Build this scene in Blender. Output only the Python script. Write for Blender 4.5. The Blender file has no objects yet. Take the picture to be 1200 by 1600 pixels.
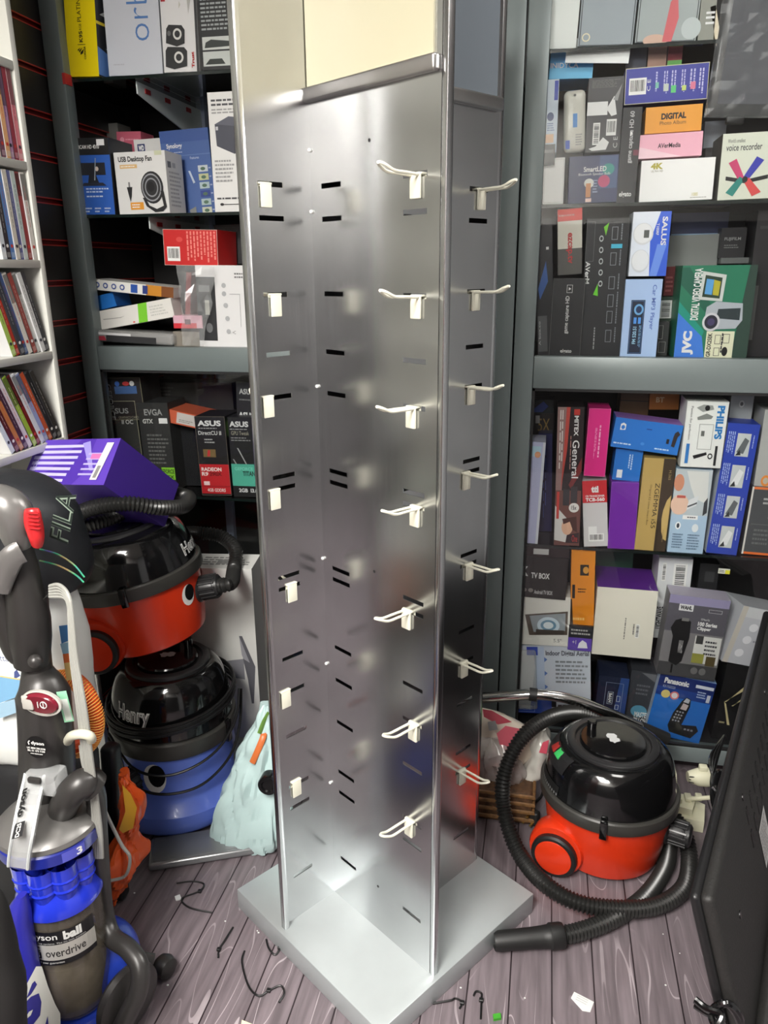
import bpy, bmesh, random
from math import pi, sin, cos, radians as rad, atan2, sqrt, tan
from mathutils import Vector as V, Matrix as M, noise
from mathutils.geometry import tessellate_polygon
random.seed(11)
scn = bpy.context.scene
COL = scn.collection
# ------------------------------------------------------------------ camera
FPX, PITCH, ROLL, YAW, H = 1197.08, .305812, -.0073502, .2051188, 1.46
FW = V((-sin(YAW)*cos(PITCH), cos(YAW)*cos(PITCH), -sin(PITCH)))
_r = V((cos(YAW), sin(YAW), 0)); _u = _r.cross(FW)
RT = cos(ROLL)*_r + sin(ROLL)*_u; UP = -sin(ROLL)*_r + cos(ROLL)*_u
EYE = V((0, 0, H))
cam = bpy.data.cameras.new('camera'); cam.sensor_fit = 'VERTICAL'; cam.sensor_height = 36
cam.lens = FPX*36/1600; cam.clip_start = .05
co = bpy.data.objects.new('camera', cam); COL.objects.link(co)
mw = M((RT, UP, -FW)).transposed().to_4x4(); mw.translation = EYE
co.matrix_world = mw; scn.camera = co
# ------------------------------------------------------------------ light
scn.view_settings.view_transform = 'Standard'; scn.view_settings.look = 'None'
scn.view_settings.gamma = 1; scn.view_settings.use_curve_mapping = False
scn.view_settings.exposure = 0.0
wd = bpy.data.worlds.new('world'); scn.world = wd; wd.use_nodes = True
wd.node_tree.nodes['Background'].inputs[0].default_value = (.9, .95, 1, 1)
wd.node_tree.nodes['Background'].inputs[1].default_value = .0
CEIL = 2.5
def area(name, x, y, sx, sy, power, col=(1, .97, .92), z=CEIL-.03):
    l = bpy.data.lights.new(name, 'AREA'); l.shape = 'RECTANGLE'; l.size = sx; l.size_y = sy
    l.energy = power; l.color = col
    o = bpy.data.objects.new(name, l); o.location = (x, y, z); COL.objects.link(o); return o
LAMPS = [(.5, 1.12, 12, .5), (-.7, -.2, 66, .56), (-.62, -.95, 128, 1.0)]
for x, y, p, s in LAMPS: area('ceiling_panel_light', x, y, s, s, p)
# ------------------------------------------------------------------ picture point -> place
def ray(x, y): return FW + (x-600)/FPX*RT - (y-800)/FPX*UP
def onZ(x, y, z): d = ray(x, y); return EYE + d*((z-H)/d.z)
def onY(x, y, Y): d = ray(x, y); return EYE + d*(Y/d.y)
def onX(x, y, X): d = ray(x, y); return EYE + d*(X/d.x)
def onD(x, y, D): return EYE + ray(x, y)*D
def onP(x, y, p, n): d = ray(x, y); return EYE + d*((V(p)-EYE).dot(n)/d.dot(n))
def proj(p):
    v = V(p)-EYE; w = v.dot(FW); return 600+FPX*v.dot(RT)/w, 800-FPX*v.dot(UP)/w
# ------------------------------------------------------------------ materials
def lin(c):
    def f(x): x = x/255; return x/12.92 if x <= .04045 else ((x+.055)/1.055)**2.4
    return (f(c[0]), f(c[1]), f(c[2]), 1)
_mats = {}
def mat(c, rough=.5, metal=0., coat=0., spec=.5, noise_amt=0., nscale=8., bump=0.):
    k = (tuple(c), rough, metal, coat, spec, noise_amt, nscale, bump)
    if k in _mats: return _mats[k]
    m = bpy.data.materials.new('surface'); m.use_nodes = True
    nt = m.node_tree; b = nt.nodes['Principled BSDF']
    b.inputs['Base Color'].default_value = lin(c); b.inputs['Roughness'].default_value = rough
    b.inputs['Metallic'].default_value = metal; b.inputs['Coat Weight'].default_value = coat
    b.inputs['Coat Roughness'].default_value = .06
    b.inputs['Specular IOR Level'].default_value = spec
    if noise_amt or bump:
        tc = nt.nodes.new('ShaderNodeTexCoord'); n = nt.nodes.new('ShaderNodeTexNoise')
        n.inputs['Scale'].default_value = nscale; n.inputs['Detail'].default_value = 6
        nt.links.new(tc.outputs['Object'], n.inputs['Vector'])
        if noise_amt:
            r = nt.nodes.new('ShaderNodeValToRGB'); L = lin(c)
            r.color_ramp.elements[0].position = .3; r.color_ramp.elements[1].position = .7
            r.color_ramp.elements[0].color = tuple(x*(1-noise_amt) for x in L[:3])+(1,)
            r.color_ramp.elements[1].color = tuple(min(1, x*(1+noise_amt)) for x in L[:3])+(1,)
            nt.links.new(n.outputs['Fac'], r.inputs[0]); nt.links.new(r.outputs[0], b.inputs['Base Color'])
        if bump:
            bp = nt.nodes.new('ShaderNodeBump'); bp.inputs['Strength'].default_value = bump; bp.inputs['Distance'].default_value = .004
            nt.links.new(n.outputs['Fac'], bp.inputs['Height']); nt.links.new(bp.outputs[0], b.inputs['Normal'])
    _mats[k] = m; return m
def glass_mat(tint=(235, 243, 240), ior=1.45, rough=.015, gain=1.0):
    k = ('glass', tint, ior, rough, gain)
    if k in _mats: return _mats[k]
    m = bpy.data.materials.new('thin_glass'); m.use_nodes = True; nt = m.node_tree; nt.nodes.clear()
    o = nt.nodes.new('ShaderNodeOutputMaterial'); mx = nt.nodes.new('ShaderNodeMixShader')
    t = nt.nodes.new('ShaderNodeBsdfTransparent'); g = nt.nodes.new('ShaderNodeBsdfGlossy'); f = nt.nodes.new('ShaderNodeFresnel')
    t.inputs[0].default_value = lin(tint); g.inputs['Roughness'].default_value = rough; f.inputs[0].default_value = ior
    mu = nt.nodes.new('ShaderNodeMath'); mu.operation = 'MULTIPLY'; mu.inputs[1].default_value = gain; mu.use_clamp = True
    nt.links.new(f.outputs[0], mu.inputs[0]); nt.links.new(mu.outputs[0], mx.inputs[0])
    nt.links.new(t.outputs[0], mx.inputs[1]); nt.links.new(g.outputs[0], mx.inputs[2]); nt.links.new(mx.outputs[0], o.inputs[0])
    _mats[k] = m; return m
def film_mat(op=.25, col=(225, 228, 228), rough=.12):
    """clear crumpled plastic wrap: part see-through, part shiny"""
    k = ('film', op, col, rough)
    if k in _mats: return _mats[k]
    m = bpy.data.materials.new('clear_film'); m.use_nodes = True; nt = m.node_tree; b = nt.nodes['Principled BSDF']
    b.inputs['Base Color'].default_value = lin(col); b.inputs['Roughness'].default_value = rough; b.inputs['Alpha'].default_value = op
    b.inputs['Specular IOR Level'].default_value = 1.0
    _mats[k] = m; return m
def brushed(c=(206, 207, 210), rough=.24):
    k = ('brushed', c, rough)
    if k in _mats: return _mats[k]
    m = bpy.data.materials.new('brushed_steel'); m.use_nodes = True; nt = m.node_tree; b = nt.nodes['Principled BSDF']
    b.inputs['Metallic'].default_value = 1
    tc = nt.nodes.new('ShaderNodeTexCoord'); mp = nt.nodes.new('ShaderNodeMapping'); n = nt.nodes.new('ShaderNodeTexNoise')
    mp.inputs['Scale'].default_value = (160, 160, 2.2); n.inputs['Scale'].default_value = 1.5; n.inputs['Detail'].default_value = 3
    nt.links.new(tc.outputs['Object'], mp.inputs[0]); nt.links.new(mp.outputs[0], n.inputs['Vector'])
    r = nt.nodes.new('ShaderNodeMapRange'); r.inputs['To Min'].default_value = rough-.02; r.inputs['To Max'].default_value = rough+.03
    nt.links.new(n.outputs['Fac'], r.inputs['Value']); nt.links.new(r.outputs[0], b.inputs['Roughness'])
    n2 = nt.nodes.new('ShaderNodeTexNoise'); n2.inputs['Scale'].default_value = 5; n2.inputs['Detail'].default_value = 8
    nt.links.new(tc.outputs['Object'], n2.inputs['Vector'])
    cr = nt.nodes.new('ShaderNodeValToRGB'); L = lin(c)
    cr.color_ramp.elements[0].color = tuple(x*.86 for x in L[:3])+(1,); cr.color_ramp.elements[1].color = L
    cr.color_ramp.elements[0].position = .3; cr.color_ramp.elements[1].position = .62
    nt.links.new(n2.outputs['Fac'], cr.inputs[0]); nt.links.new(cr.outputs[0], b.inputs['Base Color'])
    _mats[k] = m; return m
# ------------------------------------------------------------------ text outlines
_txt = {}
def text_geo(s, bold=0.):
    k = (s, bold)
    if k in _txt: return _txt[k]
    cu = bpy.data.curves.new('lettering', 'FONT'); cu.body = s; cu.size = 1; cu.offset = bold; cu.resolution_u = 3
    ob = bpy.data.objects.new('lettering', cu)
    me = bpy.data.meshes.new_from_object(ob)
    vs = [(v.co.x, v.co.y) for v in me.vertices]; fs = [tuple(p.vertices) for p in me.polygons]
    bpy.data.objects.remove(ob); bpy.data.curves.remove(cu); bpy.data.meshes.remove(me)
    if not vs: vs = [(0, 0), (1, 0), (1, 1)]; fs = [(0, 1, 2)]
    x0 = min(v[0] for v in vs); x1 = max(v[0] for v in vs); y0 = min(v[1] for v in vs); y1 = max(v[1] for v in vs)
    vs = [((x-x0)/(x1-x0), (y-y0)/(y1-y0)) for x, y in vs]
    _txt[k] = (vs, fs, (x1-x0)/(y1-y0)); return _txt[k]
# ------------------------------------------------------------------ mesh builder
def frame(x, y, z, o):
    m = M((x, y, z)).transposed().to_4x4(); m.translation = o; return m
def axis_frame(a, b, ref=None):
    """z along a->b"""
    a, b = V(a), V(b); z = (b-a).normalized(); r = V(ref) if ref is not None else (V((1, 0, 0)) if abs(z.x) < .9 else V((0, 1, 0)))
    x = (r - z*r.dot(z)).normalized(); return frame(x, z.cross(x), z, a)
def catmull(pts, n=8, closed=False):
    P = [V(p) for p in pts]; out = []; L = len(P)
    for i in range(L if closed else L-1):
        g = lambda j: P[j % L] if closed else P[max(0, min(L-1, j))]
        a, b, c, d = g(i-1), g(i), g(i+1), g(i+2)
        for k in range(n):
            t = k/n
            out.append(.5*((2*b)+(c-a)*t+(2*a-5*b+4*c-d)*t*t+(3*b-a-3*c+d)*t**3))
    if not closed: out.append(P[-1])
    return out
def resample(pts, step):
    out = [pts[0].copy()]; acc = 0.
    for a, b in zip(pts, pts[1:]):
        L = (b-a).length
        if L < 1e-9: continue
        t = step-acc
        while t <= L: out.append(a+(b-a)*(t/L)); t += step
        acc = (acc+L) % step if step else 0
    return out
class MB:
    def __init__(s, mx=None):
        s.v = []; s.f = []; s.m = []; s.sm = []; s.mats = []; s.mx = mx or M.Identity(4)
    def mi(s, m):
        if m not in s.mats: s.mats.append(m)
        return s.mats.index(m)
    def add(s, vs, fs, m, mx=None, smooth=False):
        o = len(s.v); T = s.mx @ mx if mx is not None else s.mx
        s.v += [T @ V(p) for p in vs]; i = s.mi(m)
        for f in fs: s.f.append(tuple(o+k for k in f)); s.m.append(i); s.sm.append(smooth)
        return s
    def box(s, lo, hi, m, mx=None, fm=None):
        (x0, y0, z0), (x1, y1, z1) = lo, hi
        vs = [(x0, y0, z0), (x1, y0, z0), (x1, y1, z0), (x0, y1, z0), (x0, y0, z1), (x1, y0, z1), (x1, y1, z1), (x0, y1, z1)]
        F = {'b': (0, 3, 2, 1), 't': (4, 5, 6, 7), 'f': (0, 1, 5, 4), 'r': (1, 2, 6, 5), 'k': (2, 3, 7, 6), 'l': (3, 0, 4, 7)}
        for k, f in F.items(): s.add([vs[i] for i in f], [(0, 1, 2, 3)], (fm or {}).get(k, m), mx)
        return s
    def rbox(s, lo, hi, m, r=.01, seg=3, mx=None):
        bm = bmesh.new(); bmesh.ops.create_cube(bm, size=1)
        c = [(a+b)/2 for a, b in zip(lo, hi)]; d = [b-a for a, b in zip(lo, hi)]
        for v in bm.verts: v.co = V((v.co.x*d[0]+c[0], v.co.y*d[1]+c[1], v.co.z*d[2]+c[2]))
        bmesh.ops.bevel(bm, geom=bm.edges[:], offset=min(r, min(d)*.49), segments=seg, affect='EDGES', profile=.5)
        bm.verts.index_update()
        s.add([v.co.copy() for v in bm.verts], [tuple(v.index for v in f.verts) for f in bm.faces], m, mx, True); bm.free(); return s
    def lathe(s, prof, m, n=40, mx=None, a0=0., a1=2*pi, smooth=True, sx=1., sy=1.):
        full = abs(a1-a0-2*pi) < 1e-6; k = n if full else n+1; vs = []; fs = []
        for r, z in prof:
            for i in range(k):
                a = a0+(a1-a0)*i/n; vs.append((r*cos(a)*sx, r*sin(a)*sy, z))
        for j in range(len(prof)-1):
            for i in range(n):
                q = (i+1) % k if full else i+1
                fs.append((j*k+i, j*k+q, (j+1)*k+q, (j+1)*k+i))
        return s.add(vs, fs, m, mx, smooth)
    def cyl(s, a, b, r, m, n=20, r2=None, bev=.0):
        L = (V(b)-V(a)).length; r2 = r if r2 is None else r2
        p = [(0, 0), (r-bev, 0), (r, bev), (r2, L-bev), (r2-bev, L), (0, L)] if bev else [(0, 0), (r, 0), (r2, L), (0, L)]
        return s.lathe(p, m, n, axis_frame(a, b))
    def tube(s, pts, r, m, n=12, caps=True, flat=1., ref=None):
        pts = [V(p) for p in pts]; L = len(pts); R = r if isinstance(r, (list, tuple)) else [r]*L
        vs = []; fs = []; x = None
        for i, p in enumerate(pts):
            t = (pts[min(i+1, L-1)]-pts[max(i-1, 0)]).normalized()
            if x is None:
                g = V(ref) if ref is not None else (V((0, 0, 1)) if abs(t.z) < .9 else V((1, 0, 0)))
                x = (g-t*g.dot(t)).normalized()
            else: x = (x-t*x.dot(t)).normalized()
            y = t.cross(x)
            for k in range(n): a = 2*pi*k/n; vs.append(p+(x*cos(a)*R[i]+y*sin(a)*R[i]*flat))
        for i in range(L-1):
            for k in range(n): q = (k+1) % n; fs.append((i*n+k, i*n+q, (i+1)*n+q, (i+1)*n+k))
        if caps: fs.append(tuple(range(n))[::-1]); fs.append(tuple((L-1)*n+k for k in range(n)))
        return s.add(vs, fs, m, None, True)
    def hose(s, pts, r, m, pitch=.0075, n=16, amp=.13):
        q = resample(catmull(pts, 14), pitch/4); R = [r*(1+amp*(0, 1, 0, -1)[i % 4]) for i in range(len(q))]
        return s.tube(q, R, m, n)
    def sphere(s, c, r, m, n=20, sc=(1, 1, 1)):
        T = M.Translation(V(c)) @ M.Diagonal(V(sc)).to_4x4()
        return s.lathe([(r*sin(pi*i/n), -r*cos(pi*i/n)) for i in range(n+1)], m, n*2, T)
    def poly(s, pts, m, mx=None, z=0., th=0.):
        tr = tessellate_polygon([[V((p[0], p[1], 0)) for p in pts]]); n = len(pts)
        fs = []
        for t in tr:
            a, b, c = [V(pts[i]) for i in t]
            fs.append(tuple(t) if (b-a).cross(c-a) > 0 else tuple(t)[::-1])
        s.add([(p[0], p[1], z+th) for p in pts], fs, m, mx)
        if th:
            s.add([(p[0], p[1], z) for p in pts], [f[::-1] for f in fs], m, mx)
            ar = sum(pts[i][0]*pts[(i+1) % n][1]-pts[(i+1) % n][0]*pts[i][1] for i in range(n))
            vs = [(p[0], p[1], z) for p in pts]+[(p[0], p[1], z+th) for p in pts]
            q = [(i, (i+1) % n, n+(i+1) % n, n+i) for i in range(n)]
            s.add(vs, q if ar > 0 else [f[::-1] for f in q], m, mx)
        return s
    def build(s, name, parent=None, ang=35):
        me = bpy.data.meshes.new(name); me.from_pydata([tuple(p) for p in s.v], [], s.f)
        for m in s.mats: me.materials.append(m)
        me.polygons.foreach_set('material_index', s.m)
        if any(s.sm):
            me.polygons.foreach_set('use_smooth', s.sm)
            me.set_sharp_from_angle(angle=rad(ang))
        me.update()
        o = bpy.data.objects.new(name, me); COL.objects.link(o)
        if parent is not None: o.parent = parent
        return o
# ------------------------------------------------------------------ flat print on a face: fm maps (x right, y up, z out), face w x h
BLACK, WHITE, INK = (22, 22, 24), (232, 232, 230), (60, 60, 66)
def decals(mb, fm, w, h, items):
    for i, it in enumerate(items):
        k = it[0]; z = .00035+.00013*i; R = .45
        def rect(u0, v0, u1, v1, c, zz=z):
            mb.add([(u0*w, v0*h, zz), (u1*w, v0*h, zz), (u1*w, v1*h, zz), (u0*w, v1*h, zz)], [(0, 1, 2, 3)], mat(c, R), fm)
        if k == 'r': rect(*it[1:6])
        elif k == 'o':
            u0, v0, u1, v1, c, t = it[1:7]; tu, tv = t/w, t/h
            rect(u0, v0, u1, v0+tv, c); rect(u0, v1-tv, u1, v1, c); rect(u0, v0+tv, u0+tu, v1-tv, c); rect(u1-tu, v0+tv, u1, v1-tv, c)
        elif k == 't':
            _, s, u0, v0, u1, v1, c = it[:7]; rot = it[7] if len(it) > 7 else 0; b = it[8] if len(it) > 8 else 0.
            vs, fs, ar = text_geo(s, b); q = []
            for x, y in vs:
                if rot == 90: x, y = 1-y, x
                elif rot == -90: x, y = y, 1-x
                elif rot == 180: x, y = 1-x, 1-y
                q.append(((u0+x*(u1-u0))*w, (v0+y*(v1-v0))*h, z))
            mb.add(q, fs, mat(c, R), fm)
        elif k == 'e':
            _, u, v, ru, rv, c = it[:6]; n = 24
            mb.add([((u+ru*cos(2*pi*j/n))*w, (v+rv*sin(2*pi*j/n))*h, z) for j in range(n)], [tuple(range(n))], mat(c, R), fm)
        elif k == 'g': mb.poly([(u*w, v*h) for u, v in it[1]], mat(it[2], R), fm, z)
        elif k == 'n':
            _, u0, v0, u1, v1, n, c = it[:7]; ver = it[7] if len(it) > 7 else 0; rg = random.Random(len(items)*7+n)
            for j in range(n):
                t = 0.; e = .7+.3*rg.random()
                while t < e:
                    L = min(e-t, .06+.12*rg.random())
                    if L > .02:
                        a = (j+.25)/n; bb = (j+.72)/n
                        if ver: rect(u0+a*(u1-u0), v1-(t+L)*(v1-v0), u0+bb*(u1-u0), v1-t*(v1-v0), c)
                        else: rect(u0+t*(u1-u0), v1-bb*(v1-v0), u0+(t+L)*(u1-u0), v1-a*(v1-v0), c)
                    t += L+.03
        elif k == 'b':
            _, u0, v0, u1, v1 = it[:5]; ver = it[5] if len(it) > 5 else 0; rg = random.Random(5)
            rect(u0, v0, u1, v1, (235, 235, 232)); t = .08
            while t < .9:
                L = .015+.03*rg.random()
                if ver: rect(u0+.15*(u1-u0), v0+t*(v1-v0), u1-.15*(u1-u0), v0+(t+L)*(v1-v0), BLACK, z+.00008)
                else: rect(u0+t*(u1-u0), v0+.2*(v1-v0), u0+(t+L)*(u1-u0), v1-.12*(v1-v0), BLACK, z+.00008)
                t += L+.012+.03*rg.random()
# ------------------------------------------------------------------ things
_labels = {}
def tag(o, label, cat, group=None, kind=None):
    if label: o['label'] = label
    if cat: o['category'] = cat
    if group: o['group'] = group
    if kind: o['kind'] = kind
    return o
def thing(name, label, cat, loc=(0, 0, 0), rot=None, group=None):
    o = bpy.data.objects.new(name, None); o.empty_display_size = .05; COL.objects.link(o)
    m = rot.to_4x4() if rot is not None else M.Identity(4)
    m.translation = V(loc); o.matrix_world = m
    return tag(o, label, cat, group)
def carton(mb, w, d, h, c, dec=(), fc=None, right=(), top=(), left=(), rough=.42):
    """box with front face at y=0 (looking along -y), x centred, z from 0"""
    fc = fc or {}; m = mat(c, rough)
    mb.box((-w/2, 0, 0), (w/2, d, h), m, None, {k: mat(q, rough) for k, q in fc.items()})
    X, Z = V((1, 0, 0)), V((0, 0, 1))
    decals(mb, frame(X, Z, V((0, -1, 0)), V((-w/2, 0, 0))), w, h, dec)
    if right: decals(mb, frame(V((0, 1, 0)), Z, X, V((w/2, 0, 0))), d, h, right)
    if left: decals(mb, frame(V((0, -1, 0)), Z, -X, V((-w/2, d, 0))), d, h, left)
    if top: decals(mb, frame(X, V((0, 1, 0)), Z, V((-w/2, 0, h))), w, d, top)
    return mb
def quad_frame(q, Y=None, yaw=0., n=None, p0=None, z=None):
    n = V(n).normalized() if n is not None else V((sin(yaw), -cos(yaw), 0))
    if p0 is None: cx = sum(p[0] for p in q)/4; cy = sum(p[1] for p in q)/4; p0 = onY(cx, cy, Y)
    TL, TR, BR, BL = [onP(x, y, p0, n) for x, y in q]
    r = ((TR-TL)+(BR-BL))/2; u = ((TL-BL)+(TR-BR))/2; w = r.length; x = r.normalized()
    u = u-x*u.dot(x); h = u.length; yv = u.normalized(); c = (TL+TR+BR+BL)/4
    o = c-yv*h/2
    if z is not None:
        lo = min((o+x*w/2).z, (o-x*w/2).z); o.z += z-lo
    nn = x.cross(yv); return frame(x, -nn, yv, o), w, h
def qbox(name, label, q, c, dec=(), d=.09, Y=2.135, z=None, yaw=0., n=None, p0=None, cat='box', group=None, **kw):
    T, w, h = quad_frame(q, Y, yaw, n, p0, z)
    mb = MB(); carton(mb, w, d, h, c, dec, **kw)
    o = mb.build(name); o.matrix_world = T
    return tag(o, label, cat, group)
# ================================================================== SETTING
XS, YC, YB, XR, YF = -1.363, 2.1, 2.62, 1.75, -1.5
def struct(name, mb):
    o = mb.build(name); o['kind'] = 'structure'; return o
def floor_mat():
    m = bpy.data.materials.new('dark_plank_vinyl'); m.use_nodes = True; nt = m.node_tree; N = nt.nodes.new; Lk = nt.links.new
    b = nt.nodes['Principled BSDF']; b.inputs['Roughness'].default_value = .42
    tc = N('ShaderNodeTexCoord'); sp = N('ShaderNodeSeparateXYZ'); Lk(tc.outputs['Object'], sp.inputs[0])
    def math(op, a, bb=None, c=None):
        n = N('ShaderNodeMath'); n.operation = op
        for i, q in enumerate((a, bb, c)):
            if q is None: continue
            if isinstance(q, (int, float)): n.inputs[i].default_value = q
            else: Lk(q, n.inputs[i])
        return n.outputs[0]
    px = math('DIVIDE', sp.outputs[0], .088); idx = math('FLOOR', px); fr = math('FRACT', px)
    seam = math('LESS_THAN', math('ABSOLUTE', math('SUBTRACT', fr, .5)), .482)
    wn = N('ShaderNodeTexWhiteNoise'); wn.noise_dimensions = '1D'; Lk(idx, wn.inputs['W'])
    # swirled pale grain lines
    cb = N('ShaderNodeCombineXYZ'); Lk(math('MULTIPLY', sp.outputs[0], 9.), cb.inputs[0]); Lk(math('ADD', math('MULTIPLY', sp.outputs[1], 1.5), math('MULTIPLY', wn.outputs['Value'], 7.)), cb.inputs[1]); Lk(idx, cb.inputs[2])
    nz = N('ShaderNodeTexNoise'); nz.inputs['Scale'].default_value = 1.25; nz.inputs['Detail'].default_value = 1.2; Lk(cb.outputs[0], nz.inputs['Vector'])
    ln = math('ABSOLUTE', math('SUBTRACT', math('FRACT', math('MULTIPLY', nz.outputs['Fac'], 9.)), .5))
    line = math('LESS_THAN', ln, .026)
    n3 = N('ShaderNodeTexNoise'); n3.inputs['Scale'].default_value = 3.2; n3.inputs['Detail'].default_value = 3; Lk(tc.outputs['Object'], n3.inputs['Vector'])
    brk = N('ShaderNodeMapRange'); brk.inputs['From Min'].default_value = .42; brk.inputs['From Max'].default_value = .6; Lk(n3.outputs['Fac'], brk.inputs['Value'])
    lf = math('MULTIPLY', math('MULTIPLY', line, brk.outputs[0]), .5)
    n2 = N('ShaderNodeTexNoise'); n2.inputs['Scale'].default_value = 1.; n2.inputs['Detail'].default_value = 6
    mp = N('ShaderNodeMapping'); mp.inputs['Scale'].default_value = (70, 5, 1); Lk(tc.outputs['Object'], mp.inputs[0]); Lk(mp.outputs[0], n2.inputs['Vector'])
    r = N('ShaderNodeValToRGB'); r.color_ramp.elements[0].position = .3; r.color_ramp.elements[1].position = .72
    r.color_ramp.elements[0].color = lin((96, 87, 91)); r.color_ramp.elements[1].color = lin((128, 117, 122)); Lk(n2.outputs['Fac'], r.inputs[0])
    m1 = N('ShaderNodeMixRGB'); Lk(lf, m1.inputs[0]); Lk(r.outputs[0], m1.inputs[1]); m1.inputs[2].default_value = lin((205, 194, 198))
    m2 = N('ShaderNodeMixRGB'); Lk(seam, m2.inputs[0]); m2.inputs[1].default_value = lin((40, 31, 35)); Lk(m1.outputs[0], m2.inputs[2])
    Lk(m2.outputs[0], b.inputs['Base Color'])
    # pale dust specks
    return m
mb = MB(); mb.box((XS-.1, YF-.1, -.06), (XR+.1, YB+.1, 0), floor_mat()); struct('floor', mb)
mb = MB(); mb.box((XS-.1, YF-.1, CEIL), (XR+.1, YB+.1, CEIL+.06), mat((226, 224, 218), .8)); struct('ceiling', mb)
for x, y, p, s in LAMPS:
    mb = MB(); mb.box((x-s/2-.03, y-s/2-.03, CEIL-.02), (x+s/2+.03, y+s/2+.03, CEIL), mat((235, 235, 232), .5))
    struct('trim_1', mb)
def slat_wall(name, fn, L):
    """black slatted board with red lined grooves, pitch .1088 m; fn maps (along, out, z)"""
    bk, rd, rb = mat((30, 27, 26), .45), mat((104, 12, 12), .45), mat((176, 46, 40), .35)
    mb = MB(); zs = [1.431+.1088*k for k in range(-13, 10)]; g = .0085
    F = M((fn(1, 0, 0), fn(0, 1, 0), fn(0, 0, 1))).transposed().to_4x4(); F.translation = fn(0, 0, 0)*1
    o = fn(0, 0, 0); F = frame(fn(1, 0, 0)-o, fn(0, 1, 0)-o, fn(0, 0, 1)-o, o)
    mb.box((0, -.03, 0), (L, -.012, CEIL), rd, F)
    last = 0
    for z in zs:
        mb.box((0, -.012, last), (L, 0, z-g), bk, F)
        mb.box((0, -.004, z-g), (L, .0006, z-g+.0026), rb, F); mb.box((0, -.004, z+g-.0026), (L, .0006, z+g), rb, F)
        last = z+g
    mb.box((0, -.012, last), (L, 0, CEIL), bk, F)
    return struct(name, mb)
slat_wall('wall_left', lambda a, o, z: V((XS+o, YF+a, z)), YB-YF)
mb = MB(); mb.box((XS-.1, YB+.012, 0), (XR+.1, YB+.1, CEIL), mat((24, 23, 23), .6)); struct('wall_back', mb)
mb = MB(); mb.box((XR, YF-.1, 0), (XR+.1, YB, CEIL), mat((170, 172, 174), .6)); struct('wall_right', mb)
mb = MB(); mb.box((XS-.1, YF-.1, 0), (XR, YF, CEIL), mat((222, 220, 216), .7)); struct('wall_front', mb)
mb = MB(); mb.box((XS, YF, 0), (XR, YF+.02, 1.75), mat((64, 62, 62), .6)); struct('added_dark_panel', mb)  # unseen dark panel, added to keep reflections in the glass panes dark

# ================================================================== CABINETS
GREY = mat((116, 126, 126), .36, .15, noise_amt=.05, nscale=5)
GREYL = mat((112, 121, 121), .42)
SHELF_Z = (.70, 1.616, 1.963)
def cabinet(name, label, x0, x1, cb, upper_glass, shelves, z0=.05, zt=2.42, low_glass=True):
    w = .055; D = YB-.01
    t = thing(name, label, 'cabinet', ((x0+x1)/2, YC, 0)); I = t.matrix_world.inverted(); I = M.Translation(-V(((x0+x1)/2, YC, 0)))
    for a in (x0, x1-w):
        mb = MB(I); mb.rbox((a+.001, YC, z0-.045), (a+w-.001, YC+.042, zt), GREY, .003, 2); mb.build('post', t)
    mb = MB(I); mb.rbox((x0+w, YC+.001, cb[0]), (x1-w, YC+.041, cb[1]), GREY, .003, 2); mb.build('crossbar', t)
    mb = MB(I); mb.rbox((x0+w, YC+.001, z0), (x1-w, YC+.041, z0+.05), GREY, .003, 2); mb.build('bottom_rail', t)
    mb = MB(I); mb.rbox((x0+w, YC+.001, zt-.05), (x1-w, YC+.041, zt), GREY, .003, 2); mb.build('top_rail', t)
    mb = MB(I); mb.box((x0+.004, YC+.06, .0), (x1-.004, YC+.075, z0), mat((52, 42, 46), .5)); mb.build('plinth', t)
    mb = MB(I); mb.box((x0+.004, YC+.043, z0+.03), (x1-.004, D, z0+.048), mat((40, 42, 44), .4)); mb.build('base_board', t)
    mb = MB(I); mb.box((x0+.004, YC+.012, cb[1]-.03), (x1-.004, D, cb[1]-.004), mat((34, 36, 38), .4)); mb.build('middle_board', t)
    mb = MB(I); mb.box((x0+.002, D-.012, z0), (x1-.002, D, zt), mat((20, 20, 21), .5)); mb.build('back_panel', t)
    gl = glass_mat((246, 252, 250), gain=1.); ed = mat((20, 30, 28), .2)
    for z in shelves:
        mb = MB(I); mb.box((x0+.012, YC+.03, z-.008), (x1-.012, D-.02, z), gl, None, {'f': ed}); mb.build('glass_shelf', t)
    pg = glass_mat((253, 254, 254), gain=.75)
    if low_glass:
        mb = MB(I); mb.box((x0+w-.006, YC+.014, z0+.05), (x1-w+.006, YC+.018, cb[0]), pg); mb.build('glass_pane', t)
        mb = MB(I); k = mat((18, 18, 19), .6); s = .007
        for lo, hi in (((x0+w, cb[0]-s), (x1-w, cb[0])), ((x0+w, z0+.05), (x1-w, z0+.05+s)), ((x0+w, z0+.05), (x0+w+s, cb[0])), ((x1-w-s, z0+.05), (x1-w, cb[0]))):
            mb.box((lo[0], YC+.004, lo[1]), (hi[0], YC+.014, hi[1]), k)
        mb.build('rubber_seal', t)
    if upper_glass:
        mb = MB(I); mb.box((x0+w-.006, YC+.014, cb[1]), (x1-w+.006, YC+.018, zt-.05), pg); mb.build('glass_pane', t)
    return t, I
cabL, IL = cabinet('display_cabinet', 'grey framed display cabinet with open upper shelves left of the steel stand', XS+.002, -.084, (1.181, 1.25), False, (.79, 1.616, 1.963))
cabR, IR = cabinet('display_cabinet', 'grey framed display cabinet with glazed doors right of the steel stand', -.082, 1.2, (1.154, 1.239), True, (.70, 1.616, 1.963))
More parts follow.
